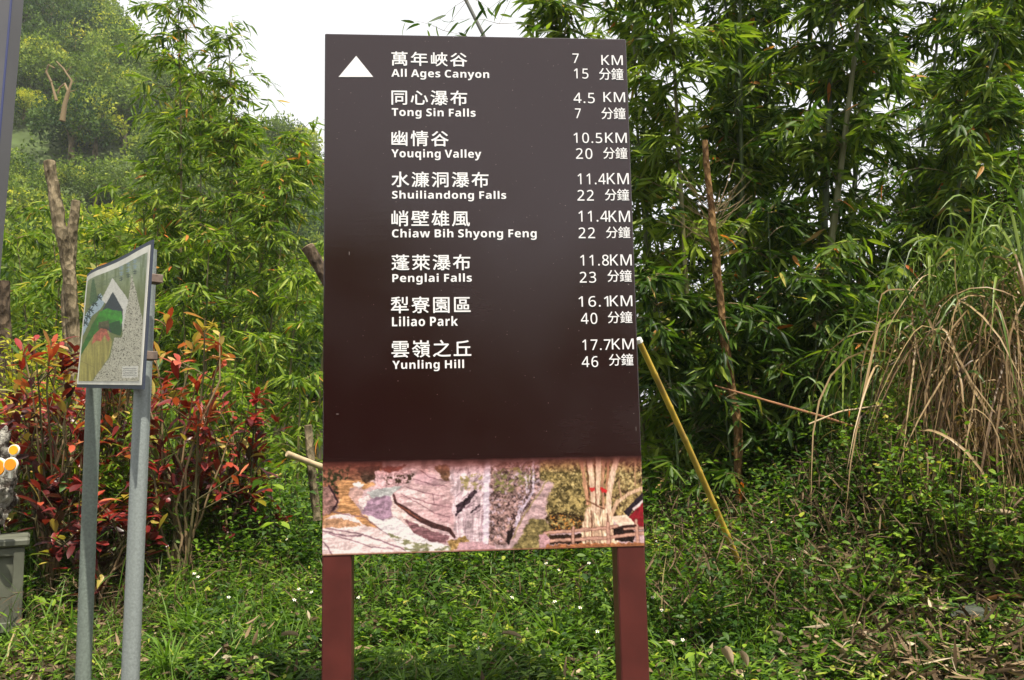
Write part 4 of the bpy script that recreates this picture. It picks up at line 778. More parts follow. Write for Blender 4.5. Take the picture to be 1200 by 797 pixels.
# ================================================================== silver grass (right)
def silver(px, py, d, n, hgt, label, dry=.4, spread=1., name='silver_grass_clump', singles=150, z0=None, bias=0):
    base = at(px, py, d); root = empty(name, base, 0, label=label, cat='grass clump', group='arching silver grass on the right bank')
    V, T, tt, nv = [], [], [], 0; k = 9; ob = []
    for i in range(n):
        isdry = rng.random() < dry; az = rng.uniform(0, 2*math.pi); L = hgt*rng.uniform(.6, 1.25); out = rng.uniform(.25, 1.)*spread*(1.2 if isdry else .9)
        lift = rng.uniform(.0, .55) if isdry else rng.uniform(.55, 1.15)
        t = np.linspace(0, 1, k); d0 = np.array([math.cos(az)+bias, math.sin(az)*.8-.25, 0]); s0 = base+np.array([rng.normal()*.27, rng.normal()*.2, rng.normal()*.16])
        sag = rng.uniform(.9, 1.5) if isdry else rng.uniform(.5, 1.15)
        C_ = s0[None]+L*(out*(t-.15*t*t))[:, None]*d0[None]*.75+np.column_stack([np.zeros(k), np.zeros(k), L*(lift*t-sag*t**2.3)])
        wob = .09 if isdry else .03; C_ += np.column_stack([wob*t*np.sin(t*5+i), wob*t*np.cos(t*4+i*2), .4*wob*t*np.sin(t*7+i*3)])
        D = nrm(np.gradient(C_, axis=0)); S_ = nrm(np.cross(D, np.array([rng.normal()*.8, rng.normal()*.8, .8])))
        w = (.0075 if isdry and rng.random() < .4 else .005 if isdry else .009)*rng.uniform(.6, 1.25)*np.minimum(1, (1-t)*3+.02)*np.minimum(1, .4+t*4); v = np.stack([C_-S_*w[:, None], C_+np.cross(S_, D)*w[:, None]*.3*-1, C_+S_*w[:, None]], 1).reshape(-1, 3)
        a = np.arange(k-1)[:, None]*3; F = np.concatenate([np.concatenate([a, a+3, a+4, a+1], 1), np.concatenate([a+1, a+4, a+5, a+2], 1)]); F = F.reshape(-1, 4)
        ti = rng.uniform(.84, 1) if isdry else rng.uniform(.05, .8)
        if i < singles:
            me = tri_mesh('blade', v-np.array(root.location)[None], F, np.full(len(v), ti)); me.materials.append(M['silver_grass']); o = bpy.data.objects.new('blade', me); COL.objects.link(o); o.parent = root
        else: V.append(v); T.append(F+nv); tt.append(np.full(len(v), ti)); nv += len(v)
    o = link('blades', tri_mesh('blades', np.vstack(V), np.vstack(T), np.concatenate(tt)), root, M['silver_grass']); o['kind'] = 'stuff'
silver(1135, 410, 6.0, 560, 1.08, 'big silver grass clump with tan dead blades hanging over the right bank', .62, 1.)
silver(1195, 350, 5.7, 330, 1.1, 'silver grass clump arching at the right edge above its dead blades', .4, .95, bias=-.2)
silver(1015, 480, 6.6, 130, 1.05, 'dark green silver grass fountain between bamboo and the tan blades', .12, 1., singles=90)
silver(1130, 350, 6.9, 100, .85, 'upper silver grass tuft reaching against the shrub at the right', .08, 1., singles=90)
silver(1170, 500, 5.75, 420, .7, 'mostly dead tan grass skirt hanging down the right bank', .9, .8, singles=80)
# ================================================================== ground vegetation
def weed_place(px, py):
    marks = [((40, 740), 'by the grey rock at the bottom left'), ((115, 740), 'between the two galvanised poles'), ((235, 740), 'right of the galvanised poles'), ((300, 770), 'left of the left sign post foot'), ((480, 700), 'under the left half of the board'), ((560, 690), 'under the middle of the board'), ((640, 770), 'near the right sign post foot'), ((800, 640), 'between sign and yellow pole foot'), ((830, 600), 'beside the lower end of the yellow pole'), ((870, 625), 'just right of the yellow pole foot'), ((920, 600), 'at the dark edge of the bamboo clump'), ((910, 650), 'on the bank below the dark clump'), ((980, 610), 'at the foot of the silver grass'), ((985, 575), 'in front of the dark gap by the silver grass'), ((1045, 590), 'under the left side of the tan blades'), ((1060, 625), 'beside the narrow orange sheath'), ((1110, 580), 'against the middle of the tan blades'), ((1150, 570), 'against the right part of the tan blades'), ((1110, 620), 'just below the tan blades'), ((1120, 680), 'above the dark mossy rock'), ((1165, 650), 'next to the small orange sheath'), ((1080, 745), 'in the litter left of the mossy rock'), ((1000, 745), 'in the litter left of the ferns'), ((880, 770), 'beside the pair of curled dead leaves'), ((830, 700), 'above the pair of curled dead leaves')]
    return min(marks, key=lambda m_: (m_[0][0]-px)**2+(m_[0][1]-py)**2)[1]
def scatter(n, x0, x1, y0, y1, power=1.0):
    y = y0+(y1-y0)*rng.random(n)**power; x = (x0+(x1-x0)*rng.random(n))*(y/ y1*.75+.25) if False else x0+(x1-x0)*rng.random(n); return x, y
def in_view(x, y, m_=.35): return np.abs(x) < y*.6+m_
# path strip at the left is barer
def bare(x, y): return np.clip(1.35-np.abs(x+2.6-(y-4.5)*-.12)/.7, 0, 1)*np.clip((7-y)/1, 0, 1)
def weeds(name, n, y0, y1, hgt, LL, LW, kind, label, tint=.5, sd=.2, cond=None, leaves=9, mat='weed_leaf', power=.9, tw_t=.4):
    x, y = scatter(n, -5.2, 5.2, y0, y1, power); k = in_view(x, y)
    if cond is not None: k &= cond(x, y)
    x, y = x[k], y[k]; z = h_ground(x, y); n = len(x); h = hgt(x, y)*rng.uniform(.4, 1.2, n); tone = np.clip(tint+.17*np.sin(x*2.3+y)*np.cos(y*3.1)+.12*np.sin(x*6.1-y*4)*np.sin(x*3+y*7)+rng.normal(size=n)*.15, 0, 1)
    lean = rng.normal(size=(n, 2))*.25; LV = Leaves()
    for q in range(leaves):
        f = (q+rng.random(n))/leaves; f = .2+.8*f; a = q*2.4+rng.uniform(0, 6.28, n); el = rng.uniform(-.25, .75, n)
        pos = np.column_stack([x+lean[:, 0]*h*f, y+lean[:, 1]*h*f, z+h*f]); dd = np.column_stack([np.cos(a)*np.cos(el), np.sin(a)*np.cos(el), np.sin(el)])
        s_ = rng.uniform(.55, 1.3, n); LV.add(pos, dd, LL*s_, LW*s_, np.clip(tone+rng.normal(size=n)*sd, 0, .97), rng.uniform(0, .5, n), hint=nrm(rv(n, .35)+np.array([0, 0, 1])))
    o = foliage(name, LV.all(), kind, M[mat]); tag(o, label, 'weeds', kind='stuff'); return x, y, z, h, lean
hw = lambda x, y: .13-.07*np.clip((-1.2-x)/.5, 0, 1)*np.clip((5.6-y)/.6, 0, 1)+.05*np.sin(x*2.1+1)+.3*np.clip((y-5.)/1.5, 0, 1)*(1-.8*bare(x, y))+.28*np.clip((x-.9)/1, 0, 1)*np.clip((y-4.9)/1.2, 0, 1)
keep = lambda x, y: rng.random(len(x)) > .9*bare(x, y)
weeds('weeds', 11500, 4.05, 9., hw, .05, .026, 'oval', 'leafy green weeds with small oval leaves covering the ground', .4, .22, keep, 9)
weeds('low_weeds', 15000, 4.0, 6.6, lambda x, y: .05+0*x, .032, .02, 'quad', 'tiny creeping weeds close to the path and the sign posts', .48, .22, lambda x, y: rng.random(len(x)) > .55*bare(x, y), 6)
weeds('bank_weeds', 6200, 5., 8.4, lambda x, y: .62+.14*np.sin(x*5), .055, .026, 'oval', 'taller broad leaved weeds on the bank below the bamboo', .36, .22, lambda x, y: (x > .5) & (np.sin(x*3.1+y*2)+np.sin(x*7-y*5)*.7 > -.5), 12)
weeds('shade_weeds', 5600, 6.3, 9.8, lambda x, y: .7+.12*np.sin(x*4), .055, .027, 'oval', 'knee high weeds in front of the thicket behind the sign', .3, .22, None, 10)
weeds('narrow_weeds', 5200, 4.2, 8.6, lambda x, y: .16+.3*np.clip((y-5.2)/2, 0, 1), .075, .014, 'lance', 'narrow leaved weeds mixed through the ground cover', .45, .22, keep, 9)
# grass blades
def blades(name, n, y0, y1, L, label, tint, cond=None, mat='grass_blade', sd=.2, el=(.5, 1.5), W=.006, x0=-5.2, x1=5.2):
    x, y = scatter(n, x0, x1, y0, y1, .9); k = in_view(x, y)
    if cond is not None: k &= cond(x, y)
    x, y = x[k], y[k]; n = len(x); z = h_ground(x, y); a = rng.uniform(0, 6.28, n); e = rng.uniform(*el, n); LV = Leaves()
    LV.add(np.column_stack([x, y, z]), np.column_stack([np.cos(a)*np.cos(e), np.sin(a)*np.cos(e), np.sin(e)]), L*rng.uniform(.5, 1.4, n), W*rng.uniform(.6, 1.3, n), np.clip(tint+rng.normal(size=n)*sd, 0, 1), rng.uniform(.1, .7, n), hint=nrm(rv(n, .3)+np.array([0, 0, 1])))
    tag(foliage(name, LV.all(), 'lance', M[mat]), label, 'grass', kind='stuff')
tuft = lambda x, y: (np.sin(x*4.3+1)*np.sin(y*5.1)+.35*np.sin(x*11+y*9) > -.1)
blades('grass', 34000, 4., 7.5, .21, 'thin bright grass blades among the weeds', .52, lambda x, y: (rng.random(len(x)) > .5*bare(x, y)) & (x < 2.0) & tuft(x, y), W=.006)
blades('tall_grass', 8000, 5., 8.6, .42, 'long arching grass blades behind the weeds', .45, lambda x, y: (x < 2.2) & tuft(y, x), W=.009)
for k, (px, py, d, lab) in enumerate([(198, 745, 4.75, 'bright grass tuft right of the galvanised poles'), (560, 735, 4.6, 'grass tuft between the two red brown sign posts'), (650, 690, 5.3, 'grass tuft under the right half of the sign'), (480, 770, 4.35, 'grass tuft at the foot of the left sign post'), (1010, 735, 5.2, 'grass tuft amid the dry leaf litter at right'), (225, 700, 5.3, 'taller grass tuft before the maroon shrub')]):
    b_ = at(px, py, d); b_[2] = h_ground(b_[0], b_[1]); root = empty('grass_tuft', b_, 0, label=lab, cat='grass tuft', group='grass tufts in the weeds'); n = 70; a = rng.uniform(0, 6.28, n); e = rng.uniform(.6, 1.45, n); LV = Leaves()
    LV.add(b_[None]+rv(n, .03)*np.array([1, 1, 0]), np.column_stack([np.cos(a)*np.cos(e), np.sin(a)*np.cos(e), np.sin(e)]), .3*rng.uniform(.5, 1.3, n), .009, np.clip(.6+rng.normal(size=n)*.12, 0, .8), rng.uniform(.2, .9, n)); A = LV.all()
    leaf_objects('blade', A, 'lance', M['grass_blade'], root)
# dead leaf litter and twigs
def litter(name, n, x0, x1, y0, y1, L, W, label, cond=None, up=.02, mat='litter', el=.25, tmx=.95):
    x = rng.uniform(x0, x1, n); y = rng.uniform(y0, y1, n); k = in_view(x, y)
    if cond is not None: k &= cond(x, y)
    x, y = x[k], y[k]; n = len(x); z = h_ground(x, y)+rng.uniform(0, up, n); a = rng.uniform(0, 6.28, n); e = rng.normal(size=n)*el; LV = Leaves()
    LV.add(np.column_stack([x, y, z]), np.column_stack([np.cos(a)*np.cos(e), np.sin(a)*np.cos(e), np.sin(e)]), L*rng.uniform(.4, 1.5, n), W*rng.uniform(.5, 1.5, n), np.clip(rng.beta(1.6, 1.8, n), 0, tmx), rng.normal(size=n)*.35, hint=nrm(rv(n, .8)+np.array([0, 0, 1])))
    tag(foliage(name, LV.all(), 'oval', M[mat]), label, 'litter', kind='stuff')
litter('leaf_litter', 9000, -5, 5, 4., 8, .06, .02, 'brown dead leaves lying between the weeds', up=.13, el=.5)
litter('path_litter', 2600, -3.6, -1.6, 4.1, 7., .07, .03, 'dead leaves scattered on the bare path at left', lambda x, y: bare(x, y) > .1, up=.015)
litter('bank_litter', 7000, 1.7, 5.2, 4.4, 5.9, .15, .016, 'dry bamboo leaves and straw strewn on the right bank', up=.12, el=.5)
litter('dead_undergrowth', 9000, .8, 5.2, 5.0, 7.6, .13, .008, 'tangle of dead brown stems under the bank weeds', up=.6, el=1.0, tmx=.5)
litter('undergrowth_stems', 9000, -4.5, 1.4, 5.4, 8.4, .11, .006, 'thin dead stems standing in the weeds behind the sign', up=.3, el=.9, tmx=.45)
# flowers
wl = [(600, 700), (850, 618), (872, 625), (895, 660), (680, 712), (800, 790-40), (770, 575+60), (362, 470+150), (232, 676), (310, 630), (268, 700), (350, 690), (365, 694), (420, 700), (228, 672), (650, 705), (765, 700), (775, 715), (930, 655), (905, 612), (700, 740), (560, 760), (380, 640), (336, 632), (345, 703), (196, 640), (790, 690), (655, 668), (690, 660), (640, 660)]
for k, (px, py) in enumerate(wl):
    d = 1.6; hit = None
    for d in np.arange(4.3, 9, .03):
        w_ = at(px, py, d)
        if w_[2] < h_ground(w_[0], w_[1])+hw(w_[0], w_[1])*1.05+.05: hit = w_; break
    if hit is None: continue
    g = float(h_ground(hit[0], hit[1])); root = empty('wildflower', (hit[0], hit[1], g), 0, label='small white wildflower '+weed_place(px, py), cat='flower', group='white wildflowers in the weeds')
    tb = Tubes(); tb.add([(hit[0], hit[1], g), (hit[0]+.01, hit[1], (g+hit[2])/2), tuple(hit)], [.002]*3, 3, .3); tb.build('stem', M['culm'], root)
    b = MB(); tilt = Vector((rng.normal()*.4, -.6, 1)).normalized(); qm = tilt.to_track_quat('Z', 'Y').to_matrix()
    for i in range(5):
        a = i*2*math.pi/5; R_ = .0115*rng.uniform(.85, 1.15); v = [(0, 0, .001), (R_*.6*math.cos(a-.38), R_*.6*math.sin(a-.38), .002), (R_*math.cos(a-.2), R_*math.sin(a-.2), 0), (R_*math.cos(a+.2), R_*math.sin(a+.2), 0), (R_*.6*math.cos(a+.38), R_*.6*math.sin(a+.38), .002)]
        b.poly([qm @ Vector(u)+Vector(hit) for u in v], [(0, 1, 2, 3, 4)])
    b.build('petals', M['white_petal'], root, world=True); b = MB(); b.tube([Vector(hit), Vector(hit)+tilt*.004], [.005, .0035], 7); b.build('flower_center', M['yellow_center'], root, world=True)
# broad green leaves (taro-like) at left of the sign and others
def broad(px, py, d, L, lab, n=2):
    b_ = at(px, py, d); g = float(h_ground(b_[0], b_[1])); root = empty('broad_leaf_plant', (b_[0], b_[1], g), 0, label=lab, cat='plant'); tb = Tubes(); LV = Leaves()
    for i in range(n):
        a = math.pi*(.9*i)+rng.normal()*.3; dd = np.array([math.cos(a), -.35, -.15]); tb.add([(b_[0], b_[1], g), tuple((b_+np.array([0, 0, .02])))], [.005, .003], 4, .4); LV.add(b_, dd, L, L*.72, .97*0+.9, .25)
    tb.build('stem', M['culm'], root); leaf_objects('leaf', LV.all(), 'oval', M['weed_leaf'], root)
broad(318, 568, 6.8, .13, 'broad bright green leaf plant above the weeds near the sign edge'); broad(322, 612, 6.3, .14, 'broad yellow green leaf plant lower in the weeds'); broad(815, 765, 4.5, .07, 'round grey green leaf plant right of the right sign post'); broad(118+20, 590, 6.6, .1, 'broad green leaf plant between the picture sign poles')
# leafy weed seedlings with separate leaves
sp = [(1040, 590, 5.9), (1100, 575, 5.7), (1125, 600, 5.6), (998, 600, 6.1), (960, 615, 6.2), (870, 622, 6.1), (905, 640, 5.8), (1110, 620, 5.5), (1000, 745, 5.0), (845, 605, 6.3), (820, 590, 6.4), (1075, 745, 4.9), (930, 600, 6.3), (1150, 570, 5.6), (1060, 625, 5.5), (985, 575, 6.2), (780, 640, 5.9), (870, 760, 4.5), (910, 775, 4.4), (830, 700, 5.2), (1120, 680, 5.3), (1165, 650, 5.4), (540, 690, 5.6), (465, 700, 5.4), (620, 770, 4.4), (700, 765, 4.4), (50, 760, 4.6), (30, 720, 4.8), (60, 700, 5.6), (110, 740, 5.), (230, 760, 4.6), (300, 770, 4.4), (270, 720, 5.)]
for k, (px, py, d) in enumerate(sp):
    t_ = at(px, py, d); g = float(h_ground(t_[0], t_[1])); 
    if t_[2] < g+.08: t_[2] = g+.12
    if t_[2] > g+.75: g2 = t_[2]-.55
    else: g2 = g
    root = empty('leafy_weed', (t_[0], t_[1], g), 0, label='bright upright leafy weed '+weed_place(px, py), cat='weed', group='upright leafy weeds on the bank'); tb = Tubes(); LV = Leaves(); tb.add([(t_[0]+.03, t_[1], g), (t_[0], t_[1], (g+t_[2])/2), tuple(t_)], [.004, .003, .002], 4, .3)
    n = 26; f = rng.uniform(.35, 1.02, n); a = np.arange(n)*2.39; el = rng.uniform(-.1, .7, n); pos = np.column_stack([t_[0]+rng.normal(size=n)*.015, t_[1]+rng.normal(size=n)*.015, g2+(t_[2]-g2)*f]); s_ = rng.uniform(.5, 1.15, n)*(.055 if d < 5.1 else .085)
    pos += np.column_stack([np.cos(a), np.sin(a), 0*a])*rng.uniform(0, .09, (n, 1)); LV.add(pos, np.column_stack([np.cos(a)*np.cos(el), np.sin(a)*np.cos(el), np.sin(el)]), s_, s_*.45, np.clip(.82+rng.normal(size=n)*.08, 0, .97), rng.uniform(0, .5, n))
    tb.build('stem', M['culm'], root); leaf_objects('leaf', LV.all(), 'oval', M['weed_leaf'], root)
# ferns
def fern(px, py, d, L, az0, lab, nf=5):
    b_ = at(px, py, d); b_[2] = max(b_[2], float(h_ground(b_[0], b_[1]))+.06); root = empty('fern', b_, 0, label=lab, cat='fern', group='ferns on the right bank')
    for f_ in range(nf):
        az = az0+(f_-nf/2)*.5; LV = Leaves(); tb = Tubes(); t = np.linspace(0, 1, 16); C_ = b_[None]+L*np.column_stack([np.cos(az)*t, np.sin(az)*t*.7, .55*t-.6*t*t]); tb.add(C_, np.linspace(.003, .001, 16), 3, .3)
        D = nrm(np.gradient(C_, axis=0)); S_ = nrm(np.cross(D, [0, 0, 1.])); w = L*.34*np.sin(np.pi*np.clip(t*.85+.15, 0, 1))**.8
        for s_ in (-1, 1): LV.add(C_[1:], nrm(S_[1:]*s_+D[1:]*.35), w[1:], L*.055, np.clip(.5+rng.normal(size=15)*.2, 0, 1), .15)
        fo = tb.build('frond', M['culm'], root); A = LV.all(); V_, T_, t3 = leaf_arrays(A, 'diamond'); o = link('leaflets', tri_mesh('leaflets', V_, T_, t3), None, M['fern']); o.parent = fo; o.matrix_parent_inverse = fo.matrix_parent_inverse.copy(); o.matrix_parent_inverse = (Matrix.Translation(root.location)).inverted() @ Matrix.Translation(root.location); o['kind'] = 'stuff'
fern(1075, 725, 5.1, .24, 2.9, 'lower fern with dark green fronds amid dry litter on the bank'); fern(1080, 676, 5.4, .2, 2.6, 'upper pale green fern on the bank', 3); fern(985, 712, 5.2, .22, -.2, 'small fern in the shade left of the other two', 4)
# rocks, logs, sheaths
def rock(px, py, d, s, lab, mat, seed=1, cat='rock', name='rock', lift=0, sq=(1, .8, .6), sub=4, rough=.1):
    r_ = np.random.default_rng(seed); c = at(px, py, d); c[2] = float(h_ground(c[0], c[1]))+lift if lift is not None else c[2]
    import bmesh
    bm = bmesh.new(); bmesh.ops.create_icosphere(bm, subdivisions=sub, radius=1); nv_ = r_.normal(size=(14, 3)); nv_ = nrm(nv_); dd = r_.uniform(.62, .92, 14)
    for v in bm.verts:
        p_ = np.array(v.co)
        for a, q in zip(nv_, dd):
            t = p_ @ a
            if t > q: p_ = p_-a*(t-q)*.9
        p_ = p_*(1+rough*(mnoise.fractal(Vector(p_*2.3+seed), .9, 2.1, 5))+rough*.6*mnoise.noise(Vector(p_*7+seed))); v.co = Vector(p_*np.array(sq)*s)
    me = bpy.data.meshes.new(name); bm.to_mesh(me); bm.free(); o = link(name, me, None, mat); o.location = Vector(c); o.rotation_euler.z = r_.uniform(0, 6); tag(o, lab, cat); return o
M['rock'] = simple('rock', (.16, .15, .13, 1), .9, noise=.6, scale=14, bump=.7, spec=.2); M['pale_stone'] = None
rock(2, 780, 4.35, .13, 'rounded grey rock at the bottom left corner', M['rock'], 3); rock(1140, 742, 5.0, .16, 'dark mossy rock half buried in litter at lower right', simple('dark_rock', (.035, .04, .03, 1), .9, noise=.7, scale=15, bump=.8), 5)
limb('fallen_log', [at(1108, 722, 5.1), at(1150, 738, 5.0), at(1215, 752, 4.8)], [.035, .042, .045], simple('dark_log', (.03, .027, .024, 1), .8, noise=.5, scale=15, bump=.6), 'dark fallen branch lying at the lower right bank', 'log', 12, 1, capmat=M['rock'], part='log')
limb('fallen_log', [at(1155, 672, 5.3), at(1185, 645, 5.3), at(1215, 600, 5.3)], [.02, .025, .025], simple('dark_log', (.03, .027, .024, 1), .8, noise=.5, scale=15, bump=.6), 'thin dark branch slanting up at the right edge of the bank', 'branch', 10, 1, part='branch')
M['sheath'] = simple('sheath', (.42, .19, .07, 1), .6, noise=.35, scale=22, stretch=(1, 8, 8)); M['pale_sheath'] = simple('pale_sheath', (.36, .27, .17, 1), .7, noise=.4, scale=22)
def sheath(px, py, d, L, W, rot, lab, mat, pitch=.15, yawn=0):
    c = at(px, py, d); b = MB(); k = 9; vs, fs = [], []
    for i in range(k):
        t = i/(k-1); w = W*math.sin(math.pi*min(1, .12+.86*t))**.6
        for j in range(5):
            a = (j-2)/2; vs.append((L*(t-.5), w*.5*a, .35*w*abs(a)**2+.06*L*math.sin(t*3)))
    for i in range(k-1):
        for j in range(4): q = i*5+j; fs.append((q, q+5, q+6, q+1))
    vs2 = [(x, y, z-.0015) for x, y, z in vs]; n = len(vs); fs += [tuple(n+i for i in reversed(f)) for f in fs]; b.poly(vs+vs2, fs)
    o = b.build('bamboo_sheath', mat, None, smooth=True); o.location = Vector(c); o.rotation_euler = (rng.normal()*.3-.7+yawn, pitch, rot); tag(o, lab, 'dry sheath', 'dry bamboo sheaths on the bank')
for a in [(1180, 704, 5., .26, .05, -.15, 'orange dry bamboo sheath pointing left at the right edge', M['sheath'], -.05), (1172, 603, 5.2, .3, .04, .05, 'tan curled sheath high at the right edge', M['pale_sheath'], .1), (1160, 643, 5.2, .14, .03, 1.2, 'small orange sheath in the dead grass', M['sheath'], .1), (1165, 660, 5.1, .13, .045, 1.3, 'pale upright sheath below the small orange one', M['pale_sheath'], 1.2),
          (853, 768, 4.4, .09, .05, .4, 'tan curled dead leaf standing left of its pair', M['pale_sheath'], 1.0), (871, 772, 4.4, .08, .04, .2, 'tan curled dead leaf standing right of its pair', M['pale_sheath'], 1.1), (1043, 632, 5.5, .22, .015, .3, 'narrow orange sheath standing in bank weeds', M['sheath'], 1.1), (1070, 595, 5.6, .2, .02, .2, 'narrow pale sheath leaning in the weeds', M['pale_sheath'], .8),
          (828, 665, 5.5, .2, .02, .1, 'narrow brown dead leaf upright right of the right sign post', M['pale_sheath'], 1.4), (1145, 735, 4.9, .16, .05, .5, 'broad pale sheath in the litter beside the dark rock', M['pale_sheath'], .3), (990, 770, 4.6, .2, .03, 1., 'long pale sheath in the litter near the bottom edge', M['pale_sheath'], .6), (1050, 690, 5.2, .22, .03, .7, 'pale twisted sheath between the ferns', M['pale_sheath'], .7), (340, 745, 4.7, .09, .04, .3, 'brown dead leaf lying left of the left sign post', M['pale_sheath'], .1), (600, 745, 4.6, .12, .03, .5, 'brown dead leaf lying between the sign posts', M['pale_sheath'], .3)]: sheath(*a)
# ================================================================== planter box, stone and orange discs at lower left
M['box_green'] = simple('weathered_green_paint', (.085, .09, .065, 1), .7, noise=.35, scale=8, bump=.1)
c0 = at(26, 712, 5.6); e0 = nrm(np.array([-.87, -.47, 0])); n0 = np.array([e0[1], -e0[0], 0.]); n0 = n0 if n0[1] < 0 else -n0
gz = float(h_ground(c0[0], c0[1]))+.03; bx = empty('planter_box', (c0[0], c0[1], gz), 0, label='grey green framed box cut by the left edge under the craggy stone', cat='box')
Rb = Matrix(((e0[0], -n0[0], 0), (e0[1], -n0[1], 0), (0, 0, 1))); wB, dB, hB = 1., .5, .56; top = .0
def boxpart(name, u, v, z, du, dv, dz, mat=None, bev=.004):
    b = MB(); b.box(c0*np.array([1, 1, 0])+e0*u-n0*v*1.0+np.array([0, 0, gz+z]), (du, dv, dz), Rb, bev); b.build(name, mat or M['box_green'], bx, world=True)
boxpart('panel', wB/2, dB/2, hB/2-.03, wB-.03, dB-.03, hB-.06)
boxpart('stile', .03, .0+.01, hB/2-.05, .06, .035, hB-.03); boxpart('rail', wB/2, .011, hB-.075, wB, .034, .05); boxpart('rail', wB/2, .011, .03, wB, .034, .06); boxpart('lid', wB/2, dB/2, hB-.02, wB+.05, dB+.05, .05, None, .012)
m, nt, p = mat_new('craggy_stone'); tc = nt.nodes.new('ShaderNodeTexCoord'); n = nt.nodes.new('ShaderNodeTexNoise'); n.inputs['Scale'].default_value = 9; n.inputs['Detail'].default_value = 10; n.inputs['Roughness'].default_value = .7
r = nt.nodes.new('ShaderNodeValToRGB'); e = r.color_ramp.elements; e[0].position = .44; e[0].color = (.05, .035, .025, 1); e[1].position = .55; e[1].color = (.5, .48, .42, 1); nt.links.new(tc.outputs['Object'], n.inputs['Vector']); nt.links.new(n.outputs[0], r.inputs[0]); nt.links.new(r.outputs[0], p.inputs['Base Color']); p.inputs['Roughness'].default_value = .9
bpn = nt.nodes.new('ShaderNodeBump'); bpn.inputs['Distance'].default_value = .12; nt.links.new(n.outputs[0], bpn.inputs['Height']); nt.links.new(bpn.outputs[0], p.inputs['Normal']); M['craggy'] = m
st = rock(-40, 600, 5.85, .36, 'craggy white and brown stone standing on the grey green box', M['craggy'], 12, 'stone', 'stone', None, (.8, .55, 1.5), 6, .3); st.location.z = gz+hB+.2; st.rotation_euler = (0, .1, .2)
M['orange'] = simple('orange_paint', (.85, .3, .01, 1), .5); M['amber'] = simple('amber_paint', (.9, .42, .01, 1), .5)
def disc(px, py, d, r_, mat, lab):
    c = at(px, py, d); root = empty('orange_disc', c, 0, label=lab, cat='disc', group='orange discs on the grey stone'); b = MB(); b.tube([c+np.array([0, .004, 0]), c+np.array([0, .016, 0])], [r_*1.2]*2, 28); b.build('white_rim', M['white_petal'], root, world=True)
    b = MB(); b.tube([c+np.array([0, -.002, 0]), c+np.array([0, .003, 0])], [r_*.95, r_], 28); b.build('face', mat, root, world=True)
disc(15.5, 527.5, 5.35, .028, M['amber'], 'smallest amber disc with white rim at the top of the stone'); disc(11.8, 544.5, 5.33, .036, M['orange'], 'orange disc with white rim just below the small amber disc'); disc(-4, 548, 5.36, .05, M['orange'], 'orange disc cut off by the left edge of the view')
b = MB(); q1, q2 = at(15.2, 531, 5.37), at(12, 560, 5.4); b.tube([q1, q2], [.012, .012], 8); tag(b.build('disc_stalk', M['white_petal'], None, world=True), 'short white stalk carrying the two small orange discs', 'stalk')
# ================================================================== hillside
def crown(seed, rx, rz, n, ls, tint, sd=.2, holes=.35):
    r_ = np.random.default_rng(seed); nb = 22; C_ = nrm(r_.normal(size=(nb, 3)))*r_.uniform(.35, .8, (nb, 1)); C_[:, 2] = np.abs(C_[:, 2])*.9-.15; rad_ = r_.uniform(.16, .36, nb)
    q = r_.integers(0, nb, n); u = nrm(r_.normal(size=(n, 3))); pos = C_[q]+u*(rad_[q]*r_.uniform(.75, 1.05, n))[:, None]; pos *= np.array([rx, rx, rz]); pos[:, 2] += rz*.6
    dd = nrm(u+r_.normal(size=(n, 3))*.8); A = np.column_stack([pos, dd, nrm(u+r_.normal(size=(n, 3))*.5), ls*r_.uniform(.6, 1.4, n), ls*.6*r_.uniform(.6, 1.3, n), r_.uniform(-.2, .4, n), np.clip(tint+r_.normal(size=n)*sd+.14*r_.normal(size=nb)[q]+.1*u[:, 2], 0, 1)])  # upward-facing leaves get a lighter tint: top light put into the colour
    return leaf_arrays(A, 'quad')
crowns = []
for s_, (tint, sd) in enumerate([(.2, .1), (.42, .1), (.55, .12), (.33, .12), (.68, .1), (.92, .07), (.08, .08), (.78, .1)]):
    V_, T_, t3 = crown(100+s_, 1, 1., 3400, .072, tint, sd); me = tri_mesh('crown', V_, T_, t3); me.materials.append(M['hill_leaf']); crowns.append(me)
tk = MB(); tk.tube([(0, 0, -.3), (.03, .02, .4), (.0, .05, .9)], [.07, .05, .02], 6)
for a in range(4): tk.tube([(0, 0, .3+.1*a), (.25*math.cos(a*1.7), .25*math.sin(a*1.7), .75+.05*a)], [.03, .012], 4)
tkm = bpy.data.meshes.new('trunk'); tkm.from_pydata(tk.v, [], tk.f); tkm.materials.append(M['pale_bark'])
def hill_tree(x, y, s, v, lab, group='trees on the hazy hillside', z=None, name='hill_tree', sz=1.1):
    z = float(h_hill(x, y)) if z is None else z
    root = empty(name, (x, y, z), rng.uniform(0, 6.28), label=lab, cat='tree', group=group); root.scale = (s, s, s*sz)
    for me in (crowns[v], tkm):
        o = bpy.data.objects.new(me.name, me); COL.objects.link(o); o.parent = root
    return root
cnt = 0
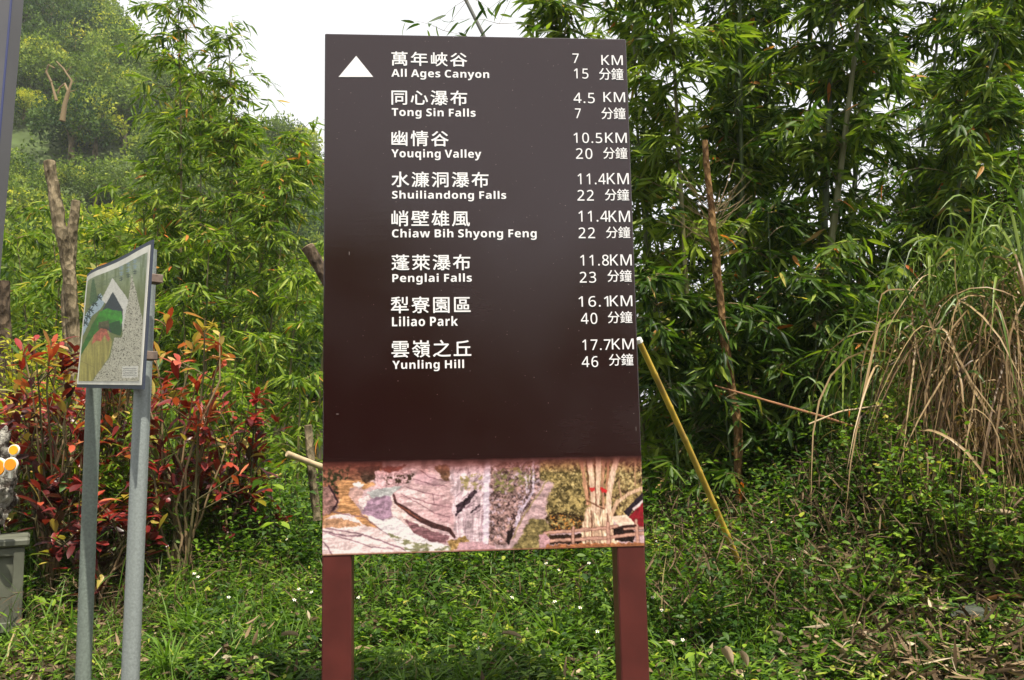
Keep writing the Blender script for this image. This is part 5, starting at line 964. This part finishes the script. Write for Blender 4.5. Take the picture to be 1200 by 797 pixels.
for i in range(900):
    x = rng.uniform(-78, -2); y = rng.uniform(30, 100)
    px_ = 600+FPX*x/y
    if px_ < -40 or px_ > 420 or rng.random() < .45*(y < 45): continue
    if cnt >= 210: break
    cnt += 1; v = int(rng.choice([0, 1, 2, 3, 4, 6, 7], p=[.2, .2, .16, .16, .08, .12, .08])); hs = rng.uniform(2.3, 4.3)*(.75+.25*y/70); hill_tree(x, y, hs, v, ('large ' if hs > 3.6 else 'small ' if hs < 2.7 else '')+['dark green', 'mid green', 'light green'][0 if v in (0, 6, 3) else (2 if v in (4, 7) else 1)]+' tree '+('high ' if y > 75 else 'low ' if y < 50 else 'halfway up ')+'on the hillside '+('by the steel post' if px_ < 60 else 'above the lopped trunks' if px_ < 130 else 'left of the feathery bamboo' if px_ < 210 else 'behind the arching bamboo' if px_ < 310 else 'beside the big sign'))
def at_hill(px, py, s):
    for y in np.arange(26, 140, .5):
        w_ = at(px, py, y)
        if w_[2] <= h_hill(w_[0], w_[1])+s*.6: return w_
    return at(px, py, 80)
for px, py, s, v, lab in [(45, 85, 2.2, 5, 'bright yellow green tree by the steel post on the hillside'), (28, 125, 2., 7, 'second yellow green tree lower beside the steel post'), (100, 100, 2.6, 2, 'olive green tree above the bare branched tree'), (88, 40, 4., 6, 'bushy dark tree on the skyline at the top of the ridge'), (128, 55, 3.6, 0, 'rounded dark tree on the falling skyline'), (145, 75, 3., 1, 'small tree at the lower end of the skyline'), (60, 15, 4, 0, 'tree at the crest of the ridge beside the steel post'), (350, 190, 4, 7, 'grey green tree on the ridge just left of the big sign'), (330, 215, 4, 2, 'broad tree below the ridge left of the big sign'), (370, 205, 3, 7, 'thin crowned tree against the white sky left of the sign'), (185, 95, 3, 2, 'tree where the ridge meets the feathery bamboo'), (12, 215, 2.4, 3, 'dark tree right beside the steel post halfway down the hill'), (40, 235, 2.2, 1, 'mid green tree low on the hill beside the steel post'), (70, 215, 2.2, 2, 'light tree low on the hill above the lopped trunks'), (20, 265, 2., 1, 'lowest tree beside the steel post at the hill foot')]:
    w_ = at_hill(px, py, s); hill_tree(w_[0], w_[1], s, v, lab, None)
# bare branched tree
w_ = at(75, 140, 44); root = empty('bare_tree', w_, 0, label='pale bare branched tree forking on the hillside near the steel post', cat='tree'); tb = Tubes()
J = lambda px, py: at(px, py, 44)
tb.add([J(73, 142), J(76, 122), J(80, 108)], [.15, .12, .1], 7, .7); tb.build('trunk', M['twig'], root)
for pts, rr in (([(80, 108), (76, 98), (70, 103), (68, 110)], .14), ([(80, 108), (84, 95), (74, 80), (66, 72)], .14), ([(78, 84), (84, 78)], .08), ([(60, 96), (54, 84), (57, 76), (64, 80)], .14), ([(66, 118), (60, 96)], .18), ([(80, 108), (88, 106)], .08)):
    tb = Tubes(); tb.add([J(*q) for q in pts], np.linspace(rr*.5, rr*.25, len(pts)), 5, .72); tb.build('branch', M['twig'], root)
# forest floor foliage on the hill
n = 110000; x = rng.uniform(-95, 10, n); y = 22+83*rng.random(n)**1.4; k = (600+FPX*x/y > -60) & (600+FPX*x/y < 460); x, y = x[k], y[k]; n = len(x); z = h_hill(x, y); LV = Leaves()
bump = .3+.9*np.sin(x*.9)*np.sin(y*.8)+.8*np.sin(x*2.1+y*1.3)
LV.add(np.column_stack([x, y, z+bump+rng.uniform(-.6, .6, n)]), nrm(rv(n)), rng.uniform(.2, .5, n), .22, np.clip(.3+.28*np.sin(x*.5)*np.sin(y*.4)+.15*np.sin(x*1.7+y)+rng.normal(size=n)*.12, 0, 1), .2, hint=nrm(rv(n, .8)+np.array([0, -.5, 1])))
tag(foliage('forest', LV.all(), 'quad', M['hill_leaf']), 'dense low forest cover of the hillside', 'forest', kind='stuff')
# mid distance bushes between bamboo and hill, left, and a reddish slope patch
for k, (px, py, d, s, v, lab) in enumerate([(60, 330, 20, 2.2, 1, 'green tree behind the lopped trunks'), (130, 325, 19, 2.2, 4, 'lighter green tree right of the lopped trunks'), (25, 370, 17, 2.2, 3, 'dark tree at the left edge behind the yellow shrub'), (190, 350, 18, 2.2, 3, 'dark tree behind the feathery bamboo'), (260, 345, 19, 2.2, 0, 'tree filling the gap behind the arching bamboo'), (330, 390, 18, 2.2, 2, 'green tree low behind the thicket by the sign'), (60, 400, 14, 1.8, 3, 'dark tree behind the crimson shrub'), (160, 420, 14, 1.8, 0, 'dark tree behind the picture sign'), (280, 430, 14, 1.8, 6, 'dark tree low behind the left thicket'), (370, 450, 13.5, 1.6, 6, 'dark tree behind the left edge of the sign')]):
    w_ = at(px, py, d); r_ = hill_tree(w_[0], w_[1], s, v, lab, 'trees behind the left thicket', z=float(w_[2]-s*.7), name='thicket_tree')
# trees behind the photographer: what the glossy board mirrors
def back_tree(x, y, s, v, lab, sz=1.2):
    hill_tree(x+.4, y-1.5, s*1.15, (v+1) % 4, lab, 'trees behind the photographer', z=float(h_ground(x, 0)), name='roadside_tree', sz=sz); hill_tree(x, y, s, v, lab, 'trees behind the photographer', z=float(h_ground(x, 0)), name='roadside_tree', sz=sz)
for i, (x, y, s) in enumerate([(-7.5, -9, 3.2), (-4.2, -11, 2.7), (-10, -12, 4), (-2.2, -10, 4.), (-.4, -11, 3.7), (.6, -10, 2.6), (1.6, -12, 2.2), (2.9, -13, 1.3), (4.2, -11, 2.5), (5.6, -11, 3.3), (-.9, -9, 2.8), (11, -12, 3), (-1.2, -13, 2.2), (-14, -13, 4.5), (15, -14, 3.5)]): back_tree(x, y, s, [0, 6, 3][i % 3], 'dark roadside tree standing behind the camera')
HAZE = True
if HAZE:
    m = bpy.data.materials.new('haze'); m.use_nodes = True; nt = m.node_tree; nt.nodes.clear(); out = nt.nodes.new('ShaderNodeOutputMaterial'); pv = nt.nodes.new('ShaderNodeVolumePrincipled')
    pv.inputs['Density'].default_value = .0005; pv.inputs['Color'].default_value = (.93, .95, 1, 1); pv.inputs['Anisotropy'].default_value = .2; nt.links.new(pv.outputs[0], out.inputs['Volume'])
    b = MB(); b.box((0, 90, 33), (560, 420, 80)); o = b.build('haze', m, None); tag(o, 'thin pale haze in the air over the hillside', 'haze', kind='stuff')
